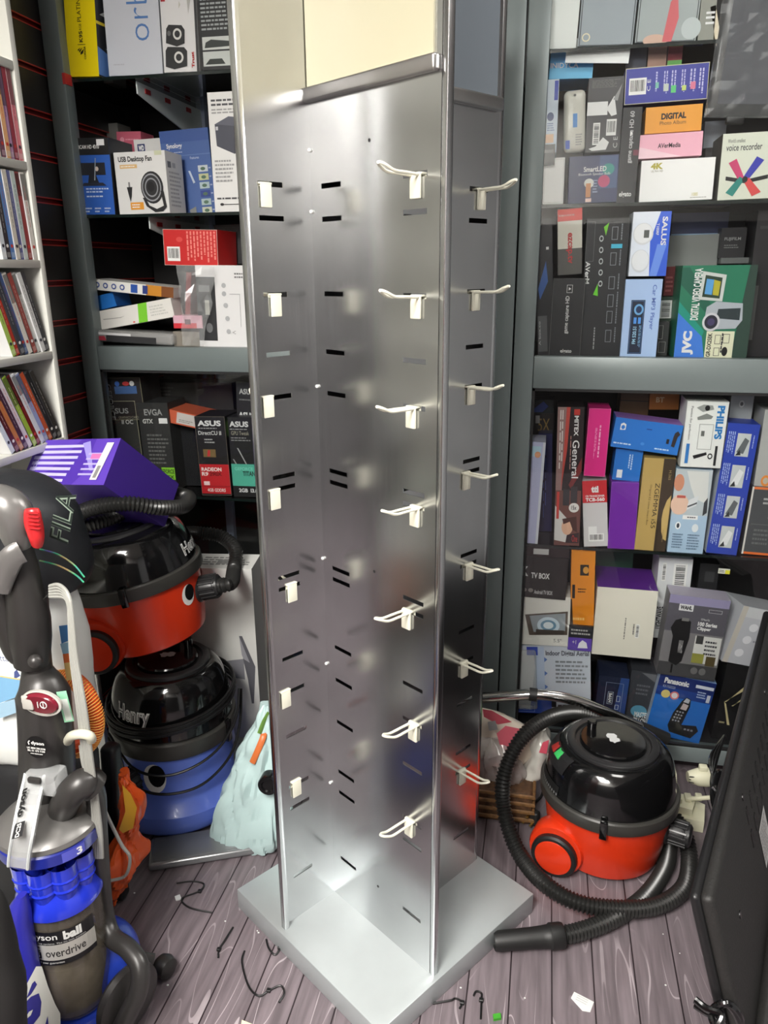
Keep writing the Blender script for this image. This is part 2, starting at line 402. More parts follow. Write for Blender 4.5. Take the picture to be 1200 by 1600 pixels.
# shelf brackets and uprights in the open left cabinet
WHT = mat((205, 214, 212), .35)
for z in (1.955, 1.608):
    for X in (-1.13, -.45):
        mb = MB(IL @ M.Translation(V((X, 0, z))))
        mb.add([(-.002, YC+.06, -.03), (-.002, YC+.06, 0), (-.002, YB-.05, 0), (-.002, YB-.05, -.1), (-.002, YB-.16, -.085),
                (.002, YC+.06, -.03), (.002, YC+.06, 0), (.002, YB-.05, 0), (.002, YB-.05, -.1), (.002, YB-.16, -.085)],
               [(0, 1, 2, 3, 4), (9, 8, 7, 6, 5), (0, 5, 6, 1), (1, 6, 7, 2), (2, 7, 8, 3), (3, 8, 9, 4), (4, 9, 5, 0)], WHT)
        for yy in (YC+.1, YC+.22, YC+.36): mb.box((.0021, yy, -.022), (.005, yy+.03, -.01), mat((150, 30, 34), .4))
        mb.build('shelf_bracket', cabL)
for X in (-1.13, -.45):
    mb = MB(IL); mb.box((X-.014, YB-.05, .1), (X+.014, YB-.025, 2.4), mat((170, 180, 205), .35)); mb.build('upright_rail', cabL)
mb = MB(IL); T = mat((196, 52, 52), .6); mb.box((XS+.05, YC-.0015, 1.945), (XS+.0585, YC+.03, 1.972), T); o = mb.build('red_tape', cabL); o['label'] = 'piece of red tape on the post'

# ================================================================== STEEL STAND
SA = -.60925078; SC = V((-.303, 1.43, 0))
SU, SW = V((cos(SA), sin(SA), 0)), V((-sin(SA), cos(SA), 0))
ST = frame(SU, SW, V((0, 0, 1)), SC)
stand = thing('display_stand', 'tall brushed steel display stand of four slotted blades on a square base', 'display stand')
stand.matrix_world = ST
STEEL = brushed((206, 207, 208), .22); DARK = mat((26, 26, 28), .5)
BASE_H, TOP = .055, 2.08
mb = MB(); mb.rbox((-.249, -.249, 0), (.249, .249, BASE_H), mat((192, 199, 200), .36, .52, noise_amt=.05, nscale=9), .002, 2)
mb.build('base', stand)
SLOT_Z = [.171, .351, .405, .531, .633, .71, .863, .887, 1.067, 1.09, 1.24, 1.317, 1.42, 1.546, 1.60]
def panel(k):
    """sheet with slots, lips at the free end, seen face on -y side of its own frame (a along x)"""
    R = M.Rotation(pi/2*k, 4, 'Z'); mb = MB(R)
    a0, a1, y, th = -.085, .226, -.085, .0018
    cols = [(-.055, -.003), (.147, .199)]; m = STEEL
    zs = [BASE_H]
    xs = [a0, cols[0][0], cols[0][1], cols[1][0], cols[1][1], a1]
    zl = sorted([z-.0042 for z in SLOT_Z]+[z+.0042 for z in SLOT_Z]); zl = [BASE_H]+zl+[TOP]
    vs = []; idx = {}
    def vid(i, j, s):
        if (i, j, s) not in idx: idx[(i, j, s)] = len(vs); vs.append((xs[i], y+s*th, zl[j]))
        return idx[(i, j, s)]
    fs = []
    hole = lambda i, j: i in (1, 3) and j % 2 == 1
    for i in range(5):
        for j in range(len(zl)-1):
            if 0 <= i < 5 and not hole(i, j):
                fs.append((vid(i, j, 0), vid(i+1, j, 0), vid(i+1, j+1, 0), vid(i, j+1, 0)))
                fs.append((vid(i, j, 1), vid(i, j+1, 1), vid(i+1, j+1, 1), vid(i+1, j, 1)))
            elif hole(i, j):
                A = [vid(i, j, 0), vid(i+1, j, 0), vid(i+1, j+1, 0), vid(i, j+1, 0)]; B = [vid(i, j, 1), vid(i+1, j, 1), vid(i+1, j+1, 1), vid(i, j+1, 1)]
                for q in range(4): r = (q+1) % 4; fs.append((A[q], B[q], B[r], A[r]))
    mb.add(vs, fs, m)
    mb.rbox((a1, y, BASE_H), (a1+.012, y+.014, TOP), m, .0015, 2)
    for z in (.174, .915, 1.659): mb.cyl((.07, y-.0004, z), (.07, y+.001, z), .003, DARK, 10)
    p = mb.build('panel', stand)
    for z in (.36, .66, .9, 1.25, 1.56, 1.66) if k == 0 else ():     # corner weld beads
        mb = MB(R); mb.sphere((a0+.002, y-.002, z), .0034, mat((225, 225, 222), .3), 6); mb.build('weld_bead', p)
    mb = MB(R)
    mb.rbox((a0+.001, y-.013, 1.733), (a1-.004, y+.0005, 1.756), brushed((186, 184, 182), .34), .004, 3); mb.build('rail', p)
    mb = MB(R)
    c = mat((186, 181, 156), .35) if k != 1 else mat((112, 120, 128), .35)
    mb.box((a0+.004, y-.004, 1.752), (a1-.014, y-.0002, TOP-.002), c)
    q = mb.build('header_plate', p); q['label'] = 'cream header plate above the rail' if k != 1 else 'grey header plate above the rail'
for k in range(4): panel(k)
mb = MB(); mb.box((-.09, -.09, TOP), (.09, .09, TOP+.003), STEEL)
mb.build('core_cap', stand)

# ---- plastic hooks in the slots
HK = mat((226, 224, 206), .35)
def hook_mesh():
    """hangs on face -y at origin: clip plate below, twin prong reaching out to -y and curling up"""
    b = MB(); b.rbox((-.011, -.006, -.034), (.011, -.0005, .004), HK, .002, 2)
    p = MB()
    for sx in (-1, 1):
        p.tube(catmull([(sx*.008, -.004, .0), (sx*.008, -.03, .001), (sx*.008, -.056, .002), (sx*.006, -.073, .009), (sx*.001, -.08, .012)], 5), .0026, HK, 8)
    c = MB(); c.rbox((-.0125, -.003, .0005), (.0125, .010, .0038), HK, .001, 2); c.rbox((-.0115, .007, -.036), (.0115, .0105, .001), HK, .002, 2)
    return b, p, c
def make_hook():
    t = thing('display_hook', 'x', 'hook', group='plastic hooks on the steel stand')
    b, p, c = hook_mesh(); b.build('back_plate', t); p.build('twin_prong', t); c.build('slot_clip', t); return t
hook0 = make_hook(); used = [0]
def place(root, mx, label):
    if used[0] == 0: r = root; used[0] = 1
    else:
        r = root.copy(); COL.objects.link(r)
        for ch in list(root.children):
            c = ch.copy(); COL.objects.link(c); c.parent = r
    r.matrix_world = mx; r['label'] = label; return r
ORD = ['topmost', 'second from top', 'third from top', 'fourth from top', 'third from bottom', 'second from bottom', 'lowest']
def hooks(k, zs, offs, label, flip=False):
    R = ST @ M.Rotation(pi/2*k, 4, 'Z')
    for i, z in enumerate(zs):
        a = .173+offs[i]
        if not flip: T = R @ M.Translation(V((a, -.085, z-.0015))) @ M.Diagonal((1, .6 if k == 3 else 1, 1, 1))
        else: T = R @ M.Translation(V((a, -.0832, z-.0015))) @ M.Rotation(pi, 4, 'Z')
        place(hook0, T, label % ORD[i])
hooks(0, [1.6, 1.42, 1.24, 1.067, .863, .633, .405], [.004, .006, -.004, .006, -.014, .004, -.006], 'cream plastic hook on the front steel blade, %s of its column')
hooks(1, [1.6, 1.42, 1.24, 1.067, .863, .633, .351], [.004, -.004, -.01, -.018, .0, -.008, -.004], 'cream plastic hook on the right steel blade, %s of its column')

hooks(3, [1.6, 1.42, 1.243, 1.067, .868, .639, .414], [.012-.0, .002, .029, .025, -.004, .024, .008], 'cream hook tab on the left steel blade, %s of its column')
# ================================================================== BOXES, RIGHT CABINET
NAVY, ROYAL, SKY = (36, 40, 92), (44, 62, 150), (60, 160, 225)
CHAR, PAPER, CREAM = (34, 35, 38), (226, 227, 226), (224, 222, 208)
RED, GOLD, PURP, ORNG, MAG = (200, 44, 40), (190, 160, 92), (98, 40, 150), (222, 140, 30), (214, 36, 128)
Zr1, Zr2, Zr3, Zr4, Zr5 = 1.9635, 1.6165, 1.2355, .7005, .0985
GR = None
# --- top shelf, cut by the picture's upper edge
qbox('phone_box', 'plain white box at the left end of the highest right-hand shelf', [(864, -60), (907, -62), (905, 66), (861, 67)], (222, 226, 222), d=.1, z=Zr1)
for nm, lb, q, c in (('tablet_box', 'grey tablet box with a ringed button on the highest right-hand shelf', [(910, -62), (996, -66), (995, 61), (907, 64)], (150, 160, 166)),
                     ('tablet_box', 'grey tablet box with a painted red and green reflection on the highest right-hand shelf', [(1000, -66), (1098, -70), (1093, 56), (998, 60)], (158, 168, 168))):
    dec = [('o', .02, .0, .98, .98, (60, 66, 70), .002)]
    if 'ringed' in lb: dec += [('e', .14, .11, .075, .055, (226, 216, 180)), ('e', .14, .11, .055, .04, (150, 160, 166))]
    else: dec += [('e', .33, .02, .2, .08, (205, 170, 150)), ('g', [(.45, 0), (.6, 0), (.68, .3), (.62, .62), (.52, .5)], (205, 90, 96)), ('g', [(.55, .6), (.75, .65), (.8, .98), (.6, .98)], (110, 215, 110)), ('e', .9, .16, .16, .14, (186, 196, 196))]  # coloured shapes are a reflection in the glass, painted on the box
    qbox(nm, lb, q, c, dec, d=.05, z=Zr1)
qbox('accessory_box', 'olive grey box beside the wrapped screen on the highest right-hand shelf', [(1099, -70), (1124, -72), (1119, 54), (1094, 56)], (140, 142, 132), [('r', .4, .33, .95, .36, PAPER), ('r', .4, .27, .95, .3, PAPER), ('r', .4, .2, .95, .23, PAPER)], d=.06, z=Zr1)
# --- second shelf
qbox('camera_box', 'thin white and blue box against the post under the sky blue box', [(856, 124), (873, 124), (870, 238), (852, 240)], (214, 226, 238), [('r', .62, .72, .95, .98, (70, 84, 190)), ('e', .35, .5, .3, .06, (60, 80, 130)), ('r', .0, .14, .7, .26, (232, 190, 150)), ('n', .1, .3, .8, .42, 4, (90, 120, 170))], d=.12, Y=2.14)
qbox('video_camera_box', 'sky blue box lying behind a torn white card', [(860, 83), (928, 81), (926, 122), (858, 124)], SKY, [('r', 0, .0, 1, .42, (110, 200, 245)), ('t', 'INIDYCA', .02, .42, .66, .62, WHITE, 0, .01)], d=.14, Y=2.175)
qbox('white_card', 'torn white card propped under the highest glass shelf', [(886, 63), (990, 57), (979, 102), (884, 95)], (240, 242, 240), d=.004, Y=2.15)
qbox('reflection_slab', 'dark navy slab imitating a glass reflection, on the royal blue box', [(980, 66), (1012, 64), (1010, 106), (979, 107)], (44, 50, 70), d=.012, Y=2.19)  # three added slabs: a colourful reflection in the glass built as solid pieces
qbox('reflection_slab', 'peach brown slab imitating a glass reflection, on the royal blue box', [(1014, 64), (1043, 62), (1041, 104), (1012, 106)], (190, 150, 130), d=.012, Y=2.195)
qbox('reflection_slab', 'dull red slab imitating a glass reflection, on the royal blue box', [(1045, 63), (1068, 62), (1065, 101), (1043, 103)], (176, 70, 80), [('r', 0, 0, 1, .2, (120, 200, 100))], d=.012, Y=2.2)
qbox('accessory_box', 'small black box against the post above the rounded white box', [(849, 226), (868, 225), (866, 258), (848, 259)], (52, 52, 54), [('r', .1, .6, .9, .75, (120, 120, 120))], d=.07, Y=2.128)
qbox('speaker_box', 'rounded white box at the post end of the second shelf', [(852, 245), (883, 243), (880, 316), (846, 317)], (234, 234, 230), [('o', .04, .03, .96, .97, (205, 205, 200), .0012)], d=.1, z=Zr2)
mb = MB(); T, w, h = quad_frame([(882, 141), (916, 138), (914, 236), (880, 240)], 2.142)
cl = mat((220, 218, 206), .25, bump=.5, nscale=40); mb.rbox((-w/2, 0, 0), (w/2, .03, h), cl, .012, 4)
decals(mb, frame(V((1, 0, 0)), V((0, 0, 1)), V((0, -1, 0)), V((-w/2, -.0003, 0))), w, h, [('r', .42, .4, .62, .62, (90, 150, 215)), ('r', .08, .06, .28, .2, (50, 90, 190)), ('n', .55, .1, .9, .3, 5, (150, 150, 150)), ('e', .5, .91, .06, .02, (120, 120, 116))])
o = mb.build('blister_pouch'); o.matrix_world = T; tag(o, 'cream clear blister pouch with small blue labels', 'pouch')
qbox('graphics_box', 'dark grey box with two barcodes and white arrow shapes', [(919, 122), (974, 119), (970, 236), (915, 239)], (66, 66, 68), [('n', .1, .86, .9, .97, 6, (110, 110, 110)), ('r', .0, .5, .58, .68, (238, 238, 236)), ('g', [(.55, .58), (.75, .75), (.85, .5), (.7, .48)], WHITE), ('g', [(.72, .7), (.95, .9), (.85, .68)], (150, 150, 150)), ('b', .2, .1, .4, .4, 1), ('b', .58, .22, .86, .44), ('g', [(.1, .05), (.3, .08), (.5, .2), (.68, .13), (.6, .03), (.2, .02)], WHITE), ('t', 'C E', .8, .05, .92, .2, (200, 200, 200), 90)], d=.12, Y=2.15)
qbox('bulb_speaker_box', 'navy smart bulb box with a colourful bulb picture', [(890, 245), (968, 240), (963, 315), (887, 318)], (46, 54, 96), [('r', .62, .3, .98, .98, (70, 90, 130)), ('e', .72, .45, .12, .13, (190, 60, 110)), ('e', .8, .7, .12, .12, (60, 150, 140)), ('t', 'SmartLED', .3, .66, .76, .77, WHITE, 0, .02), ('t', 'Bluetooth Speaker Bulb', .2, .57, .84, .64, WHITE), ('e', .42, .42, .1, .1, (225, 225, 215)), ('r', .36, .12, .46, .42, (205, 140, 90)), ('r', .36, .02, .48, .1, (235, 200, 190)), ('n', .5, .2, .6, .5, 5, (160, 170, 200))], d=.1, z=Zr2)
qbox('capture_box', 'tall narrow black box between the smart bulb box and the stacked bright boxes', [(973, 167), (1003, 166), (993, 315), (964, 316)], CHAR, [('t', 'game capture HD 60', .38, .42, .68, .96, (205, 205, 205), 90, .01), ('t', 'elgato', .12, .05, .78, .12, WHITE, 0, .02), ('g', [(.46, .7), (.6, .73), (.46, .76)], WHITE), ('r', .7, .5, .98, .56, (110, 40, 60))], d=.13, z=Zr2)
qbox('media_player_box', 'white box marked 4K at the bottom of the bright stack', [(1006, 252), (1119, 245), (1112, 312), (995, 316)], (240, 240, 238), [('t', '4K', .13, .78, .3, .93, (176, 168, 60), 0, .05), ('t', 'ULTRA HD', .14, .71, .3, .76, (120, 120, 80)), ('t', '1080', .72, .1, .8, .18, (190, 180, 90)), ('n', .7, .04, .96, .08, 1, (170, 170, 160))], d=.12, z=Zr2)
qbox('tuner_box', 'pale pink box between the orange box and the white 4K box', [(1000, 211), (1099, 205), (1096, 242), (997, 249)], (238, 178, 196), [('g', [(0, 0), (.7, 0), (0, .5)], (246, 210, 220)), ('t', 'AVerMedia', .3, .4, .66, .6, BLACK, 0, .02)], d=.12, Y=2.14)
qbox('photo_album_box', 'orange photo album box under the royal blue box', [(1010, 168), (1098, 162), (1096, 203), (1007, 210)], (232, 158, 52), [('t', 'DIGITAL', .28, .5, .72, .74, BLACK, 0, .05), ('t', 'Photo Album', .26, .3, .72, .44, (90, 70, 40))], d=.1, Y=2.145)
qbox('photo_frame_box', 'royal blue box lying on top of the bright stack', [(978, 107), (1111, 97), (1103, 154), (975, 165)], (52, 58, 156), [('o', 0, 0, 1, 1, (205, 200, 170), .0015), ('b', .05, .26, .26, .72), ('t', 'C E', .27, .34, .31, .66, WHITE, 90), ('n', .36, .2, .4, .85, 1, (190, 190, 230), 1), ('r', .37, .4, .41, .56, (120, 190, 170)), ('n', .46, .2, .52, .85, 2, (190, 190, 230), 1), ('r', .47, .3, .53, .5, (190, 200, 190)), ('n', .55, .2, .62, .85, 2, (190, 190, 230), 1), ('r', .56, .24, .62, .44, (90, 200, 120)), ('n', .67, .2, .73, .85, 2, (190, 190, 230), 1), ('r', .69, .28, .74, .42, (200, 220, 120)), ('n', .77, .2, .85, .85, 2, (190, 190, 230), 1), ('r', .79, .3, .85, .5, (220, 120, 150)), ('n', .88, .12, .95, .85, 2, (205, 205, 240), 1)], d=.14, Y=2.15)
qbox('recorder_box', 'pale box with a star of five coloured voice recorders', [(1132, 208), (1214, 203), (1207, 308), (1119, 312)], (216, 220, 204), [('t', "World's smallest", .1, .86, .42, .92, INK), ('t', 'voice recorder', .08, .74, .74, .84, INK, 0, .01),
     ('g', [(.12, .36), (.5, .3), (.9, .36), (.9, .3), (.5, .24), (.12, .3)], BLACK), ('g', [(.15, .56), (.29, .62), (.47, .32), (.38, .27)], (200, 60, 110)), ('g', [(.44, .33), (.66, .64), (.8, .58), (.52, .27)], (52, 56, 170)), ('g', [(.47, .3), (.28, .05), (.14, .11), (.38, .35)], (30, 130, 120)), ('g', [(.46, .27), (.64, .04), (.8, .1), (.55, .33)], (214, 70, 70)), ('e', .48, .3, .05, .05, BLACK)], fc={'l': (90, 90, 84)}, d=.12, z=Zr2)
qbox('storage_box', 'pale grey blue box half hidden behind the voice recorder box', [(1102, 190), (1136, 188), (1132, 230), (1098, 232)], (178, 186, 198), d=.1, Y=2.27)
qbox('storage_box', 'black box low behind the pale voice recorder box', [(1103, 231), (1136, 229), (1126, 312), (1096, 314)], (40, 40, 42), d=.09, Y=2.26)
# wrapped screen hung at the upper right
T, w, h = quad_frame([(1128, -20), (1240, -30), (1228, 186), (1108, 178)], 2.128)
scr = thing('wrapped_screen', 'black screen in shiny clear wrap at the upper right of the glazed cabinet', 'screen'); scr.matrix_world = T
mb = MB(); mb.rbox((-w/2, 0, 0), (w/2, .035, h), mat((18, 18, 19), .25), .012, 3); mb.build('casing', scr)
mb = MB(); mb.box((-w/2+.022, -.0012, .026), (w/2, -.0004, h), mat((70, 72, 80), .12, coat=.6)); mb.build('screen_panel', scr)
mb = MB(); mb.rbox((-w/2+.05, .008, -.014), (-w/2+.09, .03, .002), mat((20, 20, 21), .4), .004, 2); mb.build('foot', scr)
mb = MB(); fm = film_mat(.1)
rg = random.Random(3); nx, ny = 9, 15; vs = []
for j in range(ny):
    for i in range(nx): vs.append((-w/2-.004+(w+.006)*i/(nx-1), -.004-.006*rg.random(), -.004+(h+.004)*j/(ny-1)))
mb.add(vs, [(j*nx+i, j*nx+i+1, (j+1)*nx+i+1, (j+1)*nx+i) for j in range(ny-1) for i in range(nx-1)], fm); mb.build('clear_wrap', scr)
qbox('padding_strip', 'cream padding strip along the edge of the wrapped screen', [(1122, 8), (1131, 2), (1121, 112), (1113, 112)], (226, 214, 186), d=.02, Y=2.135)
# --- third shelf
qbox('accessory_box', 'black box with blue flashes at the post end of the third shelf', [(845, 340), (871, 338), (858, 553), (832, 555)], (30, 31, 36), [('g', [(.1, .5), (.6, .7), (.7, .55), (.2, .42)], (52, 96, 170)), ('r', .62, .78, .78, .8, WHITE), ('r', .05, .03, .6, .3, (92, 94, 96)), ('t', 'A box.co', .08, .08, .2, .26, (210, 210, 210), 90)], d=.12, z=Zr3, Y=2.15)
qbox('capture_box', 'red, white and grey box stood on the black game box', [(874, 328), (911, 324), (908, 428), (869, 430)], (222, 220, 205), [('r', 0, 0, 1, .4, (92, 90, 86)), ('r', 0, .82, 1, 1, (226, 60, 50)), ('n', .05, .88, .8, .93, 1, (240, 180, 170)), ('t', 'ezcap.tv', .34, .17, .64, .64, (196, 56, 56), -90, .03)], d=.12, Y=2.135)
qbox('game_capture_box', 'black game box under the red, white and grey box', [(866, 431), (913, 431), (908, 554), (857, 553)], CHAR, [('t', 'game capture HD', .42, .3, .58, .78, WHITE, 90, .012), ('o', .44, .82, .62, .92, WHITE, .001), ('g', [(.5, .85), (.58, .87), (.5, .89)], WHITE), ('t', 'elgato', .36, .04, .72, .1, WHITE, 0, .02), ('o', 0, 0, 1, 1, (120, 120, 118), .0008)], d=.13, z=Zr3)
ic = []
for k, v in enumerate((.9, .72, .55, .42, .3, .16)): ic += [('o', .6, v-.05, .74, v+.04, (150, 155, 160), .0012), ('n', .8, v-.07, .86, v+.06, 1, (130, 135, 140), 1)]
for k, v in enumerate((.86, .78, .7, .62, .54)): ic += [('e', .36+.01*k, v, .05, .022, (190, 195, 195)), ('e', .36+.01*k, v, .032, .013, CHAR)]
qbox('tv_tuner_box', 'wide black box with a column of symbols and green leaves', [(914, 341), (987, 339), (967, 556), (909, 556)], (36, 37, 40), [('t', 'AVerM', .02, .54, .13, .7, WHITE, -90, .02), ('o', .0, .7, .2, .98, (110, 112, 112), .0008), ('g', [(.4, .94), (.52, .97), (.46, .88)], (120, 205, 50)), ('g', [(.24, .46), (.34, .54), (.36, .45)], (110, 220, 40)), ('r', .6, .79, .86, .82, (70, 190, 220))]+ic+[('n', .3, .03, .36, .22, 1, (170, 170, 170), 1)], d=.14, z=Zr3, Y=2.15)
qbox('thermostat_box', 'white and blue thermostat box stood on the pale car player box', [(991, 331), (1051, 330), (1039, 431), (981, 432)], (232, 238, 248), [('g', [(.55, 0), (1, 0), (1, 1), (.72, 1), (.5, .55)], (52, 96, 216)), ('g', [(.55, .0), (.75, .0), (.95, .5), (.7, .5)], (110, 150, 235)), ('t', 'SALUS', .78, .48, .92, .92, WHITE, -90, .03), ('t', 'T105RF', .64, .64, .71, .82, WHITE, -90, .02),
     ('e', .3, .66, .27, .17, (222, 224, 226)), ('e', .3, .67, .24, .15, (240, 241, 242)), ('r', .32, .6, .46, .72, (92, 96, 92)), ('e', .28, .24, .25, .18, (218, 222, 226)), ('e', .28, .25, .22, .16, (236, 238, 240))], d=.11, Y=2.13)
qbox('car_player_box', 'pale blue car music player box on the third shelf', [(981, 433), (1039, 432), (1022, 556), (966, 555)], (176, 202, 240), [('t', 'Car MP3 Player', .72, .36, .86, .93, (96, 120, 196), -90, .02), ('r', .2, .05, .58, .74, (22, 34, 58)), ('o', .22, .06, .56, .73, (80, 120, 170), .001), ('e', .42, .62, .13, .07, (110, 170, 220)), ('e', .42, .62, .08, .045, (30, 50, 90)), ('r', .3, .44, .38, .52, (80, 150, 230)), ('r', .42, .44, .5, .52, (80, 150, 230)), ('t', 'FM 520.51', .3, .18, .4, .4, (170, 215, 240), 90, .02), ('n', .46, .1, .53, .42, 2, (130, 180, 220), 1)], d=.12, z=Zr3)
qbox('long_box', 'long navy box lying at the back of the third shelf', [(1052, 333), (1140, 331), (1136, 366), (1048, 368)], (36, 44, 82), [('r', 0, .0, 1, .06, (130, 160, 190))], d=.1, Y=2.3)
qbox('storage_box', 'plain grey box behind the camcorder box', [(1043, 368), (1124, 366), (1120, 416), (1040, 420)], (128, 130, 128), d=.1, Y=2.28)
qbox('cartridge_box', 'dark red box beside the upper left corner of the camcorder box', [(1040, 417), (1057, 416), (1054, 462), (1036, 462)], (110, 28, 34), [('n', .15, .1, .85, .7, 4, (170, 90, 90))], d=.08, Y=2.26)
qbox('cartridge_box', 'green edged box with a barcode behind the camcorder box', [(1032, 464), (1055, 463), (1048, 502), (1028, 502)], (46, 70, 56), [('b', .05, .12, .9, .85, 1)], d=.08, Y=2.25)
qbox('cable_box', 'small black box of line diagrams left of the camcorder box', [(1030, 503), (1048, 503), (1040, 556), (1022, 556)], (44, 46, 46), [('o', .1, .5, .5, .9, (140, 140, 136), .001), ('o', .2, .1, .8, .42, (140, 140, 136), .001)], d=.08, Y=2.19, z=Zr3)
qbox('camcorder_box', 'green and blue camcorder box at the right of the third shelf', [(1070, 413), (1189, 412), (1162, 559), (1050, 558)], (40, 122, 92), [('g', [(0, 0), (.42, 0), (.36, .24), (.0, .5)], (64, 124, 216)), ('g', [(.0, .5), (.36, .24), (.38, .3), (.0, .62)], (30, 150, 130)), ('g', [(.0, .8), (.5, .4), (.55, .46), (.1, .98), (.0, .98)], (30, 96, 76)), ('g', [(.78, .0), (1, 0), (1, 1), (.9, 1)], (46, 70, 60)), ('r', .42, .0, .8, .3, (226, 226, 196)),
     ('t', 'DIGITAL VIDEO CAMERA', .17, .42, .28, .97, WHITE, 90, .03), ('t', 'JVC', .1, .04, .26, .3, WHITE, 90, .06), ('t', 'GR-DX25EK', .44, .02, .5, .28, BLACK, 90, .03), ('o', .54, .16, .62, .26, BLACK, .0012), ('o', .65, .17, .74, .27, BLACK, .0012), ('o', .54, .03, .62, .12, BLACK, .0012), ('e', .69, .08, .04, .05, BLACK), ('n', .62, .03, .66, .28, 1, INK, 1),
     ('g', [(.26, .64), (.28, .94), (.6, .9), (.58, .62)], (206, 210, 206)), ('g', [(.3, .67), (.32, .9), (.55, .87), (.54, .65)], (46, 66, 50)), ('g', [(.33, .7), (.34, .86), (.44, .85), (.43, .69)], (90, 160, 220)), ('g', [(.44, .69), (.44, .85), (.53, .83), (.52, .68)], (186, 176, 50)),
     ('g', [(.36, .36), (.38, .56), (.5, .62), (.86, .6), (.88, .42), (.8, .33), (.5, .32)], (176, 182, 190)), ('g', [(.52, .44), (.54, .54), (.84, .55), (.84, .42)], (44, 56, 60)), ('e', .46, .4, .12, .1, (206, 206, 210)), ('e', .46, .4, .09, .075, (40, 40, 56)), ('e', .46, .4, .05, .04, (70, 60, 100))], d=.13, z=Zr3, Y=2.14)
qbox('film_camera_box', 'black camera box high at the right of the third shelf', [(1128, 356), (1170, 355), (1160, 402), (1124, 403)], (34, 33, 36), [('t', 'FUJIFILM', .14, .55, .8, .68, (140, 140, 140), 0, .02), ('n', .15, .3, .8, .45, 2, (110, 110, 110))], d=.1, Y=2.25)
qbox('storage_box', 'tall black box at the far right of the third shelf', [(1176, 330), (1250, 328), (1215, 558), (1166, 558)], (38, 36, 38), [('r', .1, .88, .9, .9, (60, 60, 60)), ('r', .15, .12, .24, .5, (92, 92, 90))], d=.12, Y=2.2, z=Zr3)
qbox('storage_box', 'flat grey tray lying behind the camcorder box', [(1127, 403), (1186, 402), (1184, 411), (1126, 412)], (92, 94, 94), d=.1, Y=2.24)
# --- fourth shelf (behind the lower pane)
qbox('toothbrush_box', 'narrow lavender white toothbrush box at the post end of the fourth shelf', [(822, 690), (855, 692), (838, 850), (813, 848)], (206, 210, 232), [('r', 0, 0, 1, 1, (196, 200, 232)), ('r', .86, 0, 1, 1, (226, 230, 240)), ('r', .12, .86, .78, .96, (190, 224, 240)), ('e', .62, .88, .16, .03, (236, 170, 130)), ('g', [(0, .3), (.0, .72), (.25, .72), (.4, .5), (.3, .42), (.2, .3)], (238, 238, 240)), ('r', .0, .0, .36, .2, (40, 42, 40)), ('e', .2, .08, .14, .03, (190, 190, 160))], d=.1, z=Zr4)
qbox('razor_box', 'navy box directly behind the lavender white toothbrush box', [(846, 686), (869, 686), (855, 838), (836, 838)], (34, 36, 92), [('n', .3, .0, .6, .9, 2, (70, 90, 180), 1)], d=.1, Y=2.25, z=Zr4)
qbox('game_box', 'dark box with gold lettering high behind the toothbrush box', [(826, 646), (866, 646), (864, 686), (823, 686)], (32, 22, 22), [('t', '5X', .4, .3, .85, .8, (150, 120, 60), 0, .0), ('r', .3, .62, .46, .92, (190, 190, 190)), ('g', [(0, .1), (.1, .6), (.0, .7)], (170, 40, 40))], d=.1, Y=2.3)
qbox('mouse_box', 'blue pointed box near the top corner of the lower pane', [(827, 626), (866, 624), (864, 646), (825, 646)], (28, 40, 46), [('g', [(0, .1), (.6, .9), (.8, .5), (.55, .1)], (40, 66, 150))], d=.08, Y=2.3)
qbox('radio_box', 'tall black and red radio box beside the magenta box', [(874, 631), (915, 630), (904, 848), (864, 846)], (40, 30, 32), [('g', [(0, .4), (0, 1), (.36, 1), (.24, .4)], (150, 120, 116)), ('g', [(.2, .4), (.34, 1), (.48, 1), (.4, .7)], (190, 70, 60)), ('g', [(.5, .45), (.98, .65), (.98, .55), (.6, .42)], (120, 40, 40)), ('n', .08, .5, .24, .98, 2, (230, 225, 220), 1), ('t', 'MITEX', .64, .8, .8, .94, WHITE, -90, .03), ('r', .62, .945, .84, .985, (190, 50, 40)), ('t', 'General', .6, .5, .86, .77, WHITE, -90, .01), ('n', .5, .52, .56, .8, 1, (190, 140, 130), 1),
     ('r', 0, 0, 1, .41, (112, 70, 62)), ('g', [(0, .04), (.0, .3), (.5, .2), (.55, .02)], (220, 218, 214)), ('e', .5, .14, .22, .06, (226, 180, 150)), ('g', [(.3, .2), (.85, .22), (.9, .1), (.72, .12), (.6, .18), (.35, .16)], (70, 36, 28)), ('g', [(.45, .02), (.98, .02), (.98, .1), (.5, .08)], (44, 30, 34)), ('r', .06, .2, .16, .4, (205, 60, 50)), ('r', .3, .3, .55, .42, (52, 50, 54)), ('r', .6, .32, .85, .44, (56, 52, 56)), ('e', .74, .285, .2, .035, (230, 228, 224)), ('t', '15x', .64, .27, .84, .3, BLACK, 0, .02), ('t', 'One', .7, .03, .92, .08, (200, 60, 60), 30)], d=.1, z=Zr4)
qbox('vacuum_flask_box', 'magenta pink box stood on the red and white transceiver box', [(922, 638), (956, 639), (944, 745), (911, 743)], MAG, [('n', .52, .28, .66, .76, 1, (240, 170, 205), 1), ('n', .36, .26, .46, .72, 2, (236, 150, 195), 1), ('o', 0, 0, 1, 1, (230, 120, 170), .0008)], d=.1, Y=2.13)
qbox('transceiver_box', 'red and white transceiver box under the magenta box', [(915, 748), (953, 743), (946, 850), (908, 848)], (206, 204, 204), [('r', 0, .67, 1, 1, (196, 36, 44)), ('t', 'tti', .36, .82, .66, .92, WHITE, 0, .06), ('t', 'CB TRANSCEIVER', .12, .755, .9, .785, WHITE, 0, .02), ('t', 'TCB-560', .12, .69, .9, .745, WHITE, 0, .04), ('r', .2, .19, .55, .31, (232, 232, 230)), ('b', .2, .08, .84, .2)], d=.11, z=Zr4)
